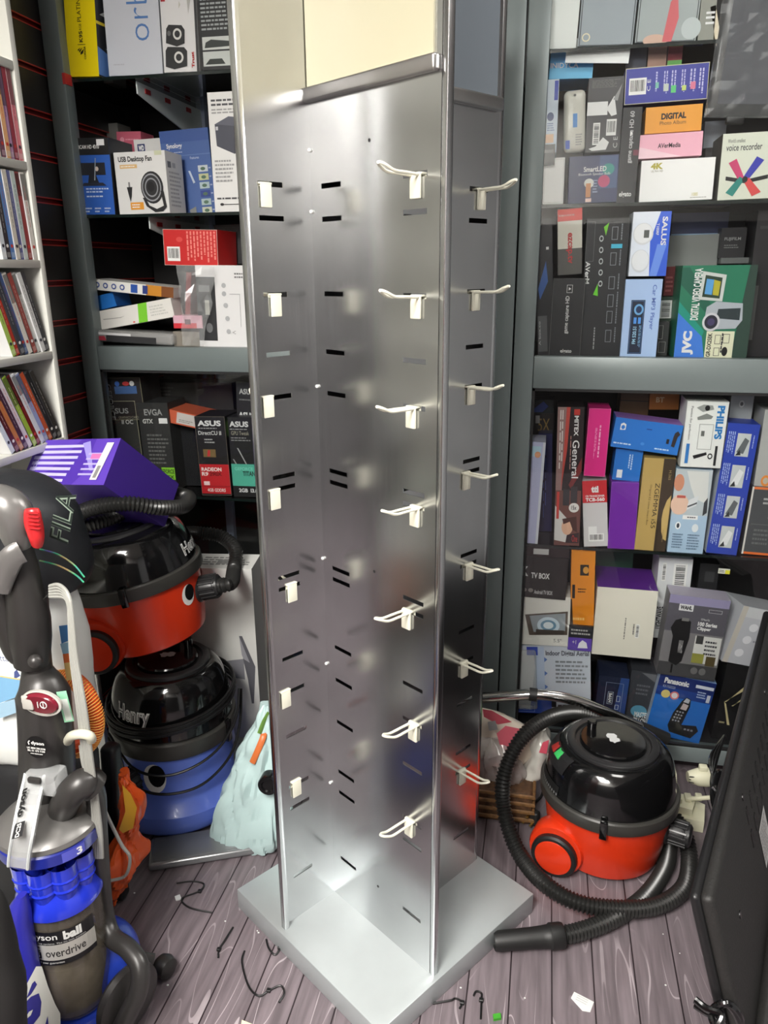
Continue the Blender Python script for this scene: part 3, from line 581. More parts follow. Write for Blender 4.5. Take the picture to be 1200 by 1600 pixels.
qbox('shaver_box', 'bright blue shaver box lying tilted on top of its neighbours', [(964, 653), (1069, 664), (1057, 713), (953, 696)], (40, 116, 200), [('g', [(.09, .6), (.17, .62), (.17, .8), (.13, .85), (.09, .8)], WHITE), ('e', .13, .7, .028, .07, (40, 116, 200)), ('n', .03, .1, .4, .2, 1, (190, 215, 240)), ('n', .65, .08, .95, .18, 1, (190, 215, 240)), ('r', .48, .72, .56, .75, (30, 60, 130)), ('e', .46, .23, .03, .05, (70, 140, 215)), ('g', [(.9, .72), (.94, .8), (.98, .7), (.95, .6), (.93, .25), (.88, .28), (.89, .6)], (52, 44, 44)), ('r', .8, .34, .84, .5, (36, 34, 40))], fc={'t': (150, 110, 190)}, d=.09, Y=2.13)
qbox('shaver_box', 'small mid blue box tucked under the tilted shaver box', [(962, 700), (1004, 705), (1000, 752), (957, 750)], (34, 112, 196), [('n', .5, .3, .68, .85, 2, (190, 215, 240), 1), ('r', .14, .08, .34, .34, (222, 228, 232))], d=.08, Y=2.15)
qbox('toy_box', 'plain purple box standing on the fourth shelf', [(957, 753), (1000, 754), (990, 858), (948, 856)], (112, 36, 160), [('o', 0, 0, 1, 1, (150, 90, 190), .0008)], d=.1, z=Zr4)
qbox('set_top_box', 'gold and brown set top box with lettering up its front', [(1006, 715), (1056, 717), (1040, 862), (992, 858)], (184, 156, 92), [('r', .62, 0, 1, 1, (62, 50, 36)), ('g', [(.98, .12), (.98, .62), (.86, .56), (.78, .45), (.76, .36), (.8, .22), (.88, .14)], (196, 168, 104)), ('r', .62, 0, .7, .24, (52, 42, 30)), ('t', 'ZGEMMA i55', .44, .25, .58, .74, (48, 40, 28), -90, .0), ('t', 'Original E2 Linux Smart Box', .26, .28, .34, .72, (110, 90, 50), -90), ('t', 'H.265', .82, .78, .9, .88, (170, 150, 100), -90), ('n', .84, .08, .88, .24, 1, (150, 130, 90), 1)], d=.09, z=Zr4)
qbox('steamer_box', 'white garment care box with line drawings and blue lettering', [(1075, 626), (1140, 628), (1126, 732), (1061, 729)], (228, 230, 226), [('o', 0, 0, 1, 1, (120, 122, 120), .0008), ('t', 'PHILIPS', .74, .44, .92, .94, (36, 120, 186), -90, .05), ('t', 'Passion for perfection', .1, .42, .17, .92, INK, -90), ('g', [(.24, .9), (.4, .95), (.62, .94), (.66, .88), (.4, .84)], (150, 154, 150)), ('e', .5, .9, .06, .04, BLACK), ('g', [(.28, .76), (.5, .82), (.66, .78), (.62, .74), (.3, .72)], (130, 134, 130)), ('o', .36, .28, .7, .66, (70, 74, 74), .0008), ('r', .42, .48, .5, .56, (100, 104, 100)), ('g', [(.28, .18), (.6, .24), (.62, .2), (.32, .13)], BLACK), ('e', .7, .18, .06, .045, BLACK), ('e', .7, .18, .035, .025, (226, 230, 226)), ('r', .1, .06, .18, .36, (50, 120, 190)), ('r', .8, .04, .86, .34, (40, 42, 44))], d=.1, Y=2.128)
qbox('massager_box', 'pale blue box with a face and shaver pictured, below the garment care box', [(1059, 733), (1116, 735), (1096, 866), (1040, 862)], (170, 196, 218), [('r', 0, .46, 1, 1, (186, 196, 200)), ('e', .12, .84, .14, .1, (205, 140, 110)), ('g', [(.3, .98), (.9, .98), (.95, .6), (.6, .66), (.45, .8)], (214, 216, 212)), ('e', .2, .58, .25, .12, (226, 190, 168)), ('r', .1, .66, .34, .69, (190, 90, 80)), ('g', [(.4, .52), (.66, .58), (.7, .7), (.44, .64)], (214, 218, 220)), ('g', [(.42, .55), (.67, .6), (.67, .62), (.42, .57)], (70, 74, 78)), ('g', [(.86, .46), (.97, .5), (.95, .68), (.86, .62)], (54, 58, 62)), ('r', .32, .41, .74, .46, WHITE), ('n', .45, .42, .7, .45, 1, INK), ('e', .22, .33, .08, .045, (236, 240, 242)), ('e', .22, .33, .04, .03, (50, 60, 70)), ('e', .7, .31, .09, .05, (222, 228, 230)), ('n', .1, .05, .4, .24, 6, (104, 126, 150)), ('n', .52, .04, .86, .24, 6, (104, 126, 150))], d=.1, z=Zr4)
pics = []
for k in range(4):
    v = .76-.235*k
    pics += [('r', .36, v, .78, v+.17, (196, 202, 200)), ('g', [(.4, v+.03), (.6, v+.14), (.74, v+.12), (.62, v+.02)], (96, 102, 104) if k % 2 == 0 else (226, 228, 226)), ('g', [(.38, v+.005), (.55, v+.01), (.5, v+.05)], (40, 44, 44)), ('n', .06, v, .3, v+.18, 4, (170, 190, 235), 1), ('n', .84, v+.05, .9, v+.16, 1, (180, 196, 235), 1)]
qbox('tool_box', 'tall blue box with four photographs down its front', [(1138, 665), (1186, 667), (1152, 872), (1102, 866)], (40, 66, 170), pics, fc={'l': (206, 210, 214)}, d=.1, z=Zr4, Y=2.14)
qbox('router_box', 'pale grey box high at the right behind the tall blue box', [(1142, 618), (1180, 619), (1171, 664), (1138, 663)], (150, 154, 154), [('e', .5, .72, .12, .12, (190, 192, 190)), ('e', .5, .72, .07, .07, (90, 92, 92))], d=.1, Y=2.22)
qbox('cordless_phone_box', 'pale grey box with an orange swirl at the right edge of the fourth shelf', [(1194, 640), (1260, 642), (1236, 771), (1178, 768)], (176, 178, 174), [('e', .28, .14, .12, .07, (226, 140, 60)), ('e', .28, .14, .07, .04, (190, 180, 160)), ('g', [(.36, .4), (.6, .4), (.6, .8), (.46, .7)], (40, 62, 56))], d=.1, Y=2.16)
qbox('remote_box', 'dark grey box with orange edges below the box with the orange swirl', [(1177, 770), (1248, 773), (1228, 880), (1155, 872)], (70, 74, 76), [('r', 0, 0, 1, .035, (226, 110, 40)), ('r', 0, .965, 1, 1, (226, 120, 60)), ('r', 0, 0, .04, 1, (216, 214, 206)), ('n', .28, .74, .42, .86, 2, (180, 182, 180)), ('o', .44, .55, .9, .92, (206, 208, 204), .002), ('r', .1, .45, .9, .46, (100, 104, 104)), ('n', .18, .14, .6, .4, 4, (104, 108, 108))], d=.1, z=Zr4, Y=2.15)
qbox('phone_line_box', 'orange telephone box at the back under the middle rail', [(1016, 612), (1062, 612), (1060, 640), (1014, 640)], (186, 112, 34), [('t', 'BT', .22, .4, .5, .7, (230, 200, 150), 0, .03)], d=.1, Y=2.28)
qbox('storage_box', 'brown box at the back left of the orange telephone box', [(972, 610), (1016, 612), (1012, 652), (966, 650)], (104, 74, 48), [('r', 0, .6, 1, .64, (60, 46, 34))], d=.1, Y=2.3)
# --- bottom shelf
qbox('tv_box', 'black TV streaming box on top of the car screen box', [(808, 868), (889, 874), (883, 938), (804, 931)], (32, 28, 28), [('t', '4K', .02, .52, .24, .76, WHITE, 0, .05), ('t', 'TV BOX', .3, .48, .66, .62, WHITE, 0, .03), ('e', .06, .18, .04, .05, (140, 136, 130)), ('e', .18, .18, .05, .05, (140, 136, 130)), ('e', .31, .18, .05, .05, (140, 136, 130)), ('t', 'Android TV BOX', .38, .1, .74, .2, (206, 206, 206), 0, .02)], d=.12, Y=2.13)
qbox('game_box', 'dark box with a white label lying on the black TV streaming box', [(812, 851), (890, 854), (889, 873), (808, 867)], (40, 28, 30), [('r', .3, .2, .6, .7, (200, 200, 198))], d=.12, Y=2.135)
qbox('car_screen_box', 'white car screen box between the black TV box and the aerial packet', [(805, 933), (895, 931), (886, 1013), (801, 1003)], (228, 226, 218), [('r', .02, .78, .12, .88, (44, 42, 40)), ('r', .16, .79, .2, .87, PAPER), ('g', [(.2, .62), (.96, .72), (.96, .24), (.28, .2)], (92, 80, 70)), ('g', [(.28, .6), (.92, .68), (.92, .32), (.36, .27)], (150, 158, 164)), ('e', .62, .42, .2, .17, (206, 222, 232)), ('e', .62, .42, .14, .11, (110, 150, 176)), ('e', .62, .42, .09, .07, (222, 232, 236)), ('r', .4, .24, .9, .33, (70, 62, 56)), ('t', '5.5"', .72, .08, .86, .15, INK), ('n', .02, .46, .16, .7, 3, (180, 178, 170))], d=.12, Y=2.135)
qbox('radio_box', 'upright orange box beside the purple topped cube', [(895, 858), (932, 858), (926, 978), (889, 976)], (222, 136, 26), [('r', .38, .66, .74, .8, (44, 36, 28)), ('e', .62, .73, .12, .045, (210, 150, 60)), ('n', .3, .43, .72, .5, 2, (60, 40, 20)), ('r', .06, .36, .18, .54, (30, 26, 24)), ('n', .1, .05, .8, .12, 1, (240, 190, 110)), ('g', [(0, 0), (.12, 0), (.06, .35), (0, .35)], (60, 40, 20))], d=.11, Y=2.14)
qbox('guitar_pick_box', 'small black and purple box under the upright orange box', [(890, 978), (926, 979), (924, 1019), (886, 1014)], (44, 44, 48), [('r', 0, 0, 1, .52, (98, 72, 172)), ('n', .1, .62, .9, .9, 2, (180, 180, 176)), ('g', [(.42, .1), (.84, .12), (.78, .34), (.6, .44), (.46, .3)], (232, 232, 236)), ('t', '+1', .18, .26, .34, .42, WHITE)], d=.1, Y=2.13)
qbox('storage_box', 'dark green box at the back above the purple topped cube', [(933, 861), (990, 863), (988, 888), (930, 886)], (24, 66, 46), d=.1, Y=2.3)
qbox('lamp_box', 'large off white cube box with a purple top', [(932, 917), (1026, 923), (1019, 1031), (926, 1021)], (226, 222, 208), [ ('n', .5, .26, .54, .58, 1, (120, 118, 112), 1), ('b', .7, .3, .76, .5, 1), ('n', .64, .34, .69, .5, 1, (110, 108, 104), 1)], d=.17, Y=2.13, fc={'t': (98, 42, 146)})
qbox('lamp_box', 'tall white box with a barcode behind the hair clipper box', [(1028, 871), (1079, 874), (1073, 1000), (1020, 996)], (216, 218, 220), [('b', .46, .66, .86, .94, 1), ('b', .12, .72, .24, .94, 1), ('t', 'LIGHTWAVE', .08, .12, .26, .4, BLACK, 90, .03)], d=.12, Y=2.2)
qbox('storage_box', 'small black box on the shelf behind the price tag', [(1094, 880), (1124, 882), (1120, 922), (1090, 920)], (38, 38, 40), [('r', .3, .3, .8, .7, (62, 62, 64))], d=.1, Y=2.26)
qbox('clipper_box', 'black and grey hair clipper box stood on the blue phone box', [(1041, 926), (1137, 940), (1121, 1064), (1032, 1054)], (128, 126, 128), [('r', 0, 0, 1, .17, (70, 70, 72)), ('r', 0, .56, 1, 1, (92, 90, 98)), ('r', 0, .9, 1, 1, (150, 144, 176)), ('r', .18, .82, .42, .9, (226, 226, 226)), ('t', 'WAHL', .2, .835, .4, .885, BLACK, 0, .05), ('o', .68, .83, .9, .87, PAPER, .0008), ('t', '10 Piece Kit', .58, .73, .72, .755, WHITE), ('t', '100 Series', .54, .66, .86, .71, WHITE, 0, .04), ('t', 'Clipper', .54, .6, .77, .65, WHITE, 0, .04),
     ('r', .54, .2, .98, .54, (214, 214, 210)), ('r', .56, .44, .68, .54, (60, 60, 60)), ('n', .72, .3, .95, .5, 4, INK), ('r', .54, .2, .74, .32, (150, 150, 70)), ('r', .78, .18, .94, .3, (80, 70, 40)), ('e', .62, .1, .06, .045, (110, 110, 110)), ('e', .76, .1, .06, .045, (110, 110, 110)), ('g', [(.16, .18), (.16, .5), (.1, .6), (.16, .7), (.3, .74), (.42, .7), (.44, .5), (.38, .2), (.3, .14)], (26, 26, 28)), ('t', 'WAHL', .28, .3, .36, .46, (170, 170, 170), 70, .03), ('r', .22, .04, .25, .15, (26, 26, 28)), ('r', .26, .7, .38, .74, (120, 120, 118))], fc={'t': (186, 180, 196)}, d=.07, Y=2.12)
qbox('dehumidifier_box', 'white and grey box with round icons beside the clipper box', [(1160, 945), (1228, 960), (1196, 1045), (1130, 1034)], (198, 200, 206), [('r', 0, .82, 1, .99, (214, 216, 218)), ('e', .4, .66, .1, .07, (236, 236, 240)), ('e', .36, .44, .1, .07, (236, 236, 240)), ('e', .3, .2, .1, .07, (236, 236, 240)), ('n', .5, .86, .9, .94, 1, (150, 150, 160)), ('r', 0, .0, .12, 1, (206, 200, 190)), ('n', .5, .4, .9, .46, 1, (140, 140, 150))], yaw=.3, d=.1, Y=2.16)
T, w, h = quad_frame([(803, 1008), (927, 1019), (920, 1118), (797, 1122)], 2.122)
aer = thing('aerial_packet', 'blue and white indoor aerial in a clear blister packet', 'packet'); aer.matrix_world = T
mb = MB(); mb.box((-w/2, .02, 0), (w/2, .028, h), mat((206, 212, 222), .4))
dm = []
for a in range(4):
    for b_ in range(2): dm.append(('g', [(.06+.1*b_*3, .1+.2*a), (.16+.3*b_, .2+.2*a), (.06+.3*b_, .28+.2*a), (.0+.3*b_, .2+.2*a)], (96, 130, 196)))
decals(mb, frame(V((1, 0, 0)), V((0, 0, 1)), V((0, -1, 0)), V((-w/2, .02, 0))), w, h, dm+[('r', 0, 0, .5, .22, (44, 76, 170)), ('r', .3, .22, .42, .98, (190, 204, 226)), ('g', [(.06, .1), (.22, .06), (.3, .7), (.28, .95), (.02, .9), (.02, .3)], (214, 216, 216)), ('r', .2, .86, .34, .98, (40, 70, 180)), ('t', 'Indoor Digital Aerial', .44, .84, .98, .93, (60, 60, 74), 0, .02), ('n', .56, .45, .97, .8, 6, (140, 144, 150)), ('o', .02, .02, .28, .14, (170, 190, 230), .001), ('t', 'SIGNAL BOOST', .05, .05, .25, .11, (200, 212, 240)), ('r', .5, .1, .56, .2, (40, 40, 44)), ('n', .58, .08, .95, .16, 1, INK)])
mb.build('card', aer)
mb = MB(); mb.rbox((-w/2+.006, .002, .02), (-w/2+w*.32, .019, h-.012), film_mat(.3), .008, 3); mb.build('blister', aer)
qbox('power_bank_box', 'dark navy box with a thin rounded outline beside the aerial packet', [(941, 1024), (987, 1030), (974, 1118), (926, 1112)], (34, 40, 62), [('g', [(.55, 0), (1, 0), (1, 1), (.72, 1)], (44, 72, 130)), ('o', .26, .12, .84, .9, (150, 160, 180), .001), ('o', .36, .52, .54, .74, (190, 200, 214), .001), ('t', 'HYPE', .4, .55, .5, .72, WHITE, 90, .03), ('o', .66, .58, .78, .68, WHITE, .001), ('o', .64, .44, .76, .52, WHITE, .001), ('e', .5, .3, .05, .03, WHITE), ('e', .62, .26, .05, .03, WHITE)], d=.1, Y=2.135, z=Zr5)
qbox('pillow_packet', 'charcoal packet with a pale blue cloud between navy and phone boxes', [(987, 1032), (1024, 1036), (1016, 1132), (974, 1124)], (62, 64, 70), [('e', .55, .34, .32, .1, (90, 150, 176)), ('t', 'MASTER', .4, .24, .98, .33, WHITE, 0, .03), ('t', 'PILLOW', .4, .14, .98, .23, WHITE, 0, .03), ('n', .3, .6, .9, .8, 3, (104, 106, 112)), ('g', [(.4, .98), (.98, .98), (.98, .85)], (110, 112, 116))], d=.1, Y=2.16, z=Zr5)
qbox('telephone_box', 'bright blue cordless telephone box at the foot of the glazed cabinet', [(1023, 1048), (1111, 1064), (1101, 1163), (1017, 1143)], (36, 112, 200), [('r', 0, .66, 1, 1, (24, 62, 140)), ('r', 0, .8, 1, 1, (22, 44, 110)), ('t', 'Panasonic', .1, .86, .54, .95, WHITE, 0, .05), ('t', 'KX-TGD220', .1, .79, .32, .83, (190, 200, 220)), ('e', .18, .69, .08, .065, (226, 206, 120)), ('e', .34, .69, .08, .065, (226, 120, 120)), ('e', .34, .69, .055, .045, (236, 226, 226)), ('r', .66, .88, .98, .93, (220, 226, 234)), ('n', .72, .72, .9, .84, 3, (190, 205, 230)), ('r', .9, .68, .96, .8, (210, 214, 222)),
     ('g', [(.36, .2), (.4, .42), (.5, .64), (.56, .7), (.64, .68), (.66, .56), (.62, .34), (.6, .25), (.86, .28), (.92, .2), (.82, .06), (.42, .1)], (24, 24, 28)), ('g', [(.5, .5), (.53, .6), (.63, .58), (.61, .49)], (206, 190, 186)), ('g', [(.52, .62), (.56, .69), (.63, .67), (.62, .61)], (190, 194, 200))]+[('r', .45+.05*i-.012*j, .44-.05*j, .48+.05*i-.012*j, .465-.05*j, (170, 172, 178)) for i in range(3) for j in range(4)]+[('r', .66+.06*i, .18, .7+.06*i, .21, (140, 142, 150)) for i in range(3)], fc={'t': (150, 180, 220), 'l': (190, 205, 226)}, d=.11, z=Zr5, Y=2.13)
qbox('gift_box', 'black box with gold angular strokes at the foot of the glazed cabinet', [(1128, 1045), (1200, 1058), (1180, 1172), (1116, 1164)], (24, 24, 25), [('g', [(.12, .5), (.16, .5), (.5, .74), (.5, .68)], (214, 200, 150)), ('g', [(.12, .5), (.17, .48), (.36, .2), (.3, .2)], (214, 200, 150)), ('g', [(.3, .46), (.34, .46), (.55, .62), (.55, .57)], (214, 200, 150)), ('n', .1, .2, .25, .25, 1, (180, 170, 130))], d=.12, z=Zr5, Y=2.16)
qbox('price_tag', 'white and yellow price tag clipped on the front of the fourth glass shelf', [(1123, 888), (1141, 890), (1140, 897), (1122, 896)], (226, 226, 214), [('r', .6, 0, 1, .8, (226, 220, 60)), ('n', .08, .2, .55, .8, 2, INK)], d=.003, Y=2.124, cat='tag')
# ================================================================== BOXES, LEFT CABINET
Zl1, Zl2, Zl3, Zl4 = 1.9635, 1.6165, 1.2465, .7905
YEL = (236, 212, 10)
qbox('keyboard_box', 'yellow keyboard box with a sail emblem at the top left', [(95, -40), (144, -42), (156, 119), (110, 121)], YEL, [('t', 'K95', .42, .34, .54, .45, BLACK, 90, .03), ('t', 'RGB', .44, .46, .52, .52, BLACK, 90), ('t', 'PLATINUM', .4, .54, .53, .86, BLACK, 90), ('r', .36, .315, .62, .32, BLACK), ('g', [(.4, .235), (.4, .26), (.52, .29), (.44, .25)], BLACK), ('g', [(.44, .215), (.44, .24), (.56, .275), (.52, .23)], BLACK), ('g', [(.36, .25), (.36, .27), (.46, .29)], BLACK), ('t', 'CORSAIR', .56, .17, .62, .3, BLACK, 90, .02)], fc={'r': (42, 44, 48)}, right=[('g', [(0, .02), (.9, .0), (.9, .14), (0, .3)], (90, 130, 190)), ('r', 0, .52, .6, .55, (220, 200, 60)), ('g', [(.1, .62), (.5, .6), (.4, .72)], (200, 205, 205)), ('g', [(.2, .3), (.7, .26), (.6, .32)], (190, 200, 210))], d=.16, z=Zl1, Y=2.125, yaw=-.12)
qbox('router_box', 'large pale box with blue lettering running up it', [(160, -40), (243, -42), (256, 112), (168, 118)], (196, 200, 208), [('t', 'orbi', .42, .35, .8, .94, (80, 122, 180), 90, -.012), ('n', .1, .1, .3, .13, 1, (180, 182, 190))], d=.17, z=Zl1, Y=2.14)
qbox('speaker_box', 'white speaker box with red squares and two black speakers pictured', [(247, -40), (304, -42), (313, 109), (257, 112)], (216, 216, 216), [('r', .02, .9, .14, .97, (170, 40, 46)), ('r', .02, .82, .14, .89, (170, 40, 46)), ('r', .02, .74, .14, .81, (170, 40, 46)), ('e', .08, .78, .03, .02, WHITE), ('g', [(.76, .6), (.88, .82), (.98, .98), (.7, 1.0)], (180, 180, 176)), ('g', [(.5, .66), (.56, .7), (.52, .74)], (190, 190, 180)),
     ('g', [(.1, .31), (.13, .46), (.2, .5), (.56, .49), (.64, .44), (.62, .3), (.4, .27)], (36, 36, 38)), ('e', .2, .41, .05, .028, (96, 96, 96)), ('e', .43, .4, .12, .06, (210, 210, 206)), ('e', .43, .4, .075, .037, (40, 40, 42)), ('g', [(.06, .06), (.08, .23), (.14, .27), (.6, .26), (.68, .22), (.66, .06), (.3, .03)], (36, 36, 38)), ('e', .44, .155, .13, .062, (210, 210, 206)), ('e', .44, .155, .08, .038, (40, 40, 42)), ('t', 'Trust', .79, .04, .87, .21, (170, 40, 40), 90, .04), ('r', .93, 0, 1, .94, (52, 52, 54))], d=.15, z=Zl1, Y=2.135)
qbox('network_box', 'black box of white print with two pale routers pictured low down', [(307, -40), (362, -43), (368, 104), (317, 108)], (30, 32, 34), [('n', .04, .42, .98, .96, 12, (150, 156, 156)), ('r', .04, .22, .98, .36, (196, 200, 196)), ('g', [(.1, .24), (.9, .25), (.96, .3), (.3, .33), (.14, .3)], (40, 46, 44)), ('r', .04, .04, .98, .2, (186, 192, 188)), ('g', [(.1, .06), (.7, .06), (.6, .12), (.24, .12)], (36, 44, 40))], d=.15, z=Zl1, Y=2.13)
# second shelf
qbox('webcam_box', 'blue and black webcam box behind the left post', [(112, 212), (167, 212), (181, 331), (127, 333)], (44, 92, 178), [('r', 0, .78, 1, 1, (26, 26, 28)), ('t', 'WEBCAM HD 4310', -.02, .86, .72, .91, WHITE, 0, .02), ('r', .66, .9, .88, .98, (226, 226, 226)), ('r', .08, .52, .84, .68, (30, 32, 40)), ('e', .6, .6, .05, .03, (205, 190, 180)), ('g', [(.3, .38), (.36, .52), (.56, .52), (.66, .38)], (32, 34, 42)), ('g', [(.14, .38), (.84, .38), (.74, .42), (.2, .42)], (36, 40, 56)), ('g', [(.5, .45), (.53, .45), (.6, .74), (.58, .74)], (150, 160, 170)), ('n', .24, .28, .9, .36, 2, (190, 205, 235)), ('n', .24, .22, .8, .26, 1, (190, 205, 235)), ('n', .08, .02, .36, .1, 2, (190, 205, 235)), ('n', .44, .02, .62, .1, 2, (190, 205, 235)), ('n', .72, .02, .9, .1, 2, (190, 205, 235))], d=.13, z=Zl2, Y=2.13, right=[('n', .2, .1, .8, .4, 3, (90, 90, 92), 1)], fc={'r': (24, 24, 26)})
qbox('storage_box', 'plain grey box at the back above the pink drive box', [(165, 193), (184, 192), (188, 240), (170, 242)], (112, 112, 108), d=.08, Y=2.4)
qbox('drive_box', 'pink backup drive box behind the desk fan box', [(181, 206), (219, 205), (224, 262), (187, 262)], (190, 92, 112), [('e', .22, .78, .09, .07, (220, 150, 165)), ('n', .36, .74, .9, .82, 1, (220, 150, 165)), ('t', 'Back', .16, .44, .58, .58, (240, 215, 220), 0, .02)], d=.08, Y=2.32)
qbox('drive_box', 'white drive box with a small blue badge behind the desk fan box', [(209, 219), (250, 215), (256, 268), (214, 270)], (206, 206, 204), [('r', .12, .62, .4, .86, (36, 50, 100)), ('t', 'WD', .16, .66, .36, .82, WHITE, 0, .04)], d=.08, Y=2.28)
qbox('desk_fan_box', 'white desk fan box with a black fan pictured', [(177, 237), (258, 232), (264, 331), (187, 333)], (216, 216, 214), [('t', 'USB Desktop Fan', .08, .82, .74, .93, BLACK, 0, .03), ('r', .1, .74, .44, .8, (214, 176, 116)), ('n', .12, .755, .42, .785, 1, WHITE), ('r', .8, .93, .94, 1.0, (196, 200, 170)), ('r', .24, .07, .5, .19, (220, 150, 50)), ('n', .27, .09, .47, .17, 2, WHITE), ('r', .235, .44, .27, .52, (130, 130, 130)), ('g', [(.2, .44), (.31, .44), (.28, .28), (.25, .2), (.23, .28)], (36, 36, 38)), ('e', .7, .42, .22, .26, (34, 34, 36))]
     + [('e', .7-.01, .42, .19, .225, (150, 152, 156)), ('e', .69, .42, .17, .2, (44, 44, 46)), ('e', .69, .42, .13, .155, (140, 142, 146)), ('e', .69, .42, .11, .13, (42, 42, 44)), ('e', .68, .43, .07, .08, (24, 24, 26)), ('g', [(.5, .26), (.56, .12), (.72, .02), (.88, .03), (.96, .1), (.92, .36), (.86, .36), (.9, .12), (.76, .07), (.62, .13), (.55, .26)], (34, 34, 36))], d=.1, z=Zl2, Y=2.14, yaw=-.02,
     right=[('n', .15, .1, .85, .7, 9, (168, 168, 170)), ('r', .1, .74, .3, .84, (110, 112, 116)), ('r', .38, .75, .56, .83, (170, 172, 176))])
qbox('disk_station_box', 'blue storage box with a column of small pictures', [(250, 203), (326, 192), (336, 331), (262, 333)], (72, 100, 158), [('r', 0, .86, 1, 1, (58, 86, 148)), ('t', 'Synology', .12, .78, .44, .85, WHITE, 0, .02), ('n', .26, .735, .5, .755, 1, (190, 200, 225)), ('t', 'Features', .58, .655, .76, .685, (200, 210, 230)), ('r', .0, .7, 1, .71, (96, 124, 176))]+[('r', .72, .5-.098*k, .92, .575-.098*k, c) for k, c in enumerate(((196, 206, 210), (190, 196, 150), (176, 196, 200), (50, 70, 140), (170, 190, 190), (196, 200, 180)))]+[('e', .82, .535-.098*k, .05, .02, (80, 110, 90)) for k in range(6)]+[('n', .94, .52-.098*k, 1, .555-.098*k, 1, (170, 184, 216)) for k in range(6)]+[('g', [(.52, .52), (.56, .52), (.64, .38), (.6, .37)], (190, 205, 220)), ('g', [(.46, .06), (.6, .1), (.6, .02), (.48, .0)], (130, 132, 130))], d=.16, z=Zl2, Y=2.27)
qbox('disk_station_box', 'tall white box with a dark storage unit pictured beside the steel blade', [(323, 146), (385, 142), (397, 331), (337, 332)], (218, 218, 216), [('n', .08, .88, .9, .95, 2, (70, 70, 74)), ('n', .08, .82, .9, .87, 2, (150, 150, 150)), ('g', [(.14, .74), (.5, .8), (.95, .78), (.95, .54), (.6, .49), (.16, .56)], (62, 64, 76)), ('g', [(.14, .74), (.5, .8), (.95, .78), (.62, .72)], (84, 86, 98)), ('g', [(.62, .72), (.95, .78), (.95, .54), (.6, .49)], (44, 46, 56)), ('r', .16, .69, .22, .72, (190, 190, 195)), ('n', .08, .25, .6, .45, 6, (150, 150, 150)), ('n', .08, .1, .9, .13, 1, (70, 70, 74)), ('r', .2, .06, .7, .066, BLACK), ('e', .2, .064, .05, .012, BLACK)], d=.14, z=Zl2, Y=2.13)
# third level
qbox('component_box', 'red box of white print standing on the bagged circuit box', [(257, 358), (341, 359), (339, 416), (255, 414)], (196, 34, 34), [('n', .42, .06, .98, .95, 9, (226, 130, 120), 1), ('b', .06, .12, .3, .52), ('e', .3, .72, .06, .07, (214, 70, 66)), ('o', 0, 0, 1, 1, (205, 190, 180), .001)], d=.14, Y=2.15)
qbox('storage_box', 'black mesh sided box behind the red printed box', [(333, 352), (376, 350), (380, 412), (340, 413)], (38, 38, 40), [('n', .05, .6, .95, .95, 8, (54, 54, 56))], d=.1, Y=2.3)
qbox('circuit_box', 'white box with black sockets drawn on it, next to the steel blade', [(305, 413), (392, 413), (397, 543), (312, 540)], (220, 220, 220), [('r', .0, .08, .34, .86, (40, 41, 44)), ('r', .04, .68, .24, .76, (110, 112, 114)), ('r', .14, .4, .22, .58, (170, 170, 160)), ('e', .2, .24, .06, .06, (110, 112, 114)), ('n', .7, .84, .98, .92, 2, (110, 110, 110)), ('e', .5, .76, .04, .03, (170, 172, 174)), ('e', .5, .66, .04, .03, (170, 172, 174)), ('e', .52, .52, .04, .03, (170, 172, 174)), ('e', .54, .36, .04, .03, (170, 172, 174)), ('e', .55, .2, .04, .03, (170, 172, 174)), ('r', .6, .655, .78, .66, (120, 122, 124)), ('r', .78, .26, .785, .66, (120, 122, 124)), ('t', '+C', .62, .17, .68, .21, (110, 110, 110))], d=.13, z=Zl3, Y=2.14)
mb = MB(); T, w, h = quad_frame([(270, 414), (316, 416), (316, 540), (306, 540)], 2.13)
rg = random.Random(9); nx, ny = 6, 10
mb.add([(-w/2-.01+(w+.06)*i/(nx-1)*(.6+.4*j/(ny-1))+.006*rg.random(), -.004-.02*rg.random(), h*j/(ny-1)) for j in range(ny) for i in range(nx)], [(j*nx+i, j*nx+i+1, (j+1)*nx+i+1, (j+1)*nx+i) for j in range(ny-1) for i in range(nx-1)], film_mat(.25))
o = mb.build('plastic_bag'); o.matrix_world = T; tag(o, 'crumpled clear bag over the edge of the white socket box', 'bag')
qbox('cable_box', 'red and dark box inside the crumpled clear bag', [(281, 424), (300, 426), (296, 498), (284, 496)], (120, 34, 36), [('r', 0, .0, .5, 1, (40, 38, 40))], d=.1, Y=2.2)
qbox('accessory_box', 'slim white box with blue symbols and an orange end', [(140, 435), (272, 450), (270, 465), (138, 452)], (226, 226, 220), [('r', .68, 0, 1, 1, (196, 132, 40)), ('r', .86, 0, 1, 1, (120, 70, 30)), ('r', .5, .1, .58, .9, (40, 80, 160)), ('r', .64, .1, .7, .9, (40, 56, 120))]+[('e', .1+.1*k, .5, .03, .28, (70, 90, 150)) for k in range(4)]+[('e', .1+.1*k, .5, .016, .15, (226, 226, 220)) for k in range(4)], d=.12, Y=2.15)
qbox('accessory_box', 'blue box wedged under the slim symbol box', [(144, 464), (172, 458), (186, 476), (146, 488)], (36, 116, 200), fc={'r': (24, 80, 150)}, d=.09, Y=2.17)
qbox('lamp_box', 'white box with a lime green band lying slanted', [(150, 487), (262, 466), (277, 494), (160, 515)], (222, 220, 214), [('g', [(.52, 0), (.64, 0), (.68, 1), (.56, 1)], (120, 200, 50)), ('n', .7, .2, .95, .8, 4, (196, 196, 190)), ('g', [(.06, .5), (.3, .44), (.36, .52), (.3, .47), (.06, .54)], (150, 150, 146)), ('e', .46, .1, .015, .04, (200, 60, 50))], d=.12, Y=2.14)
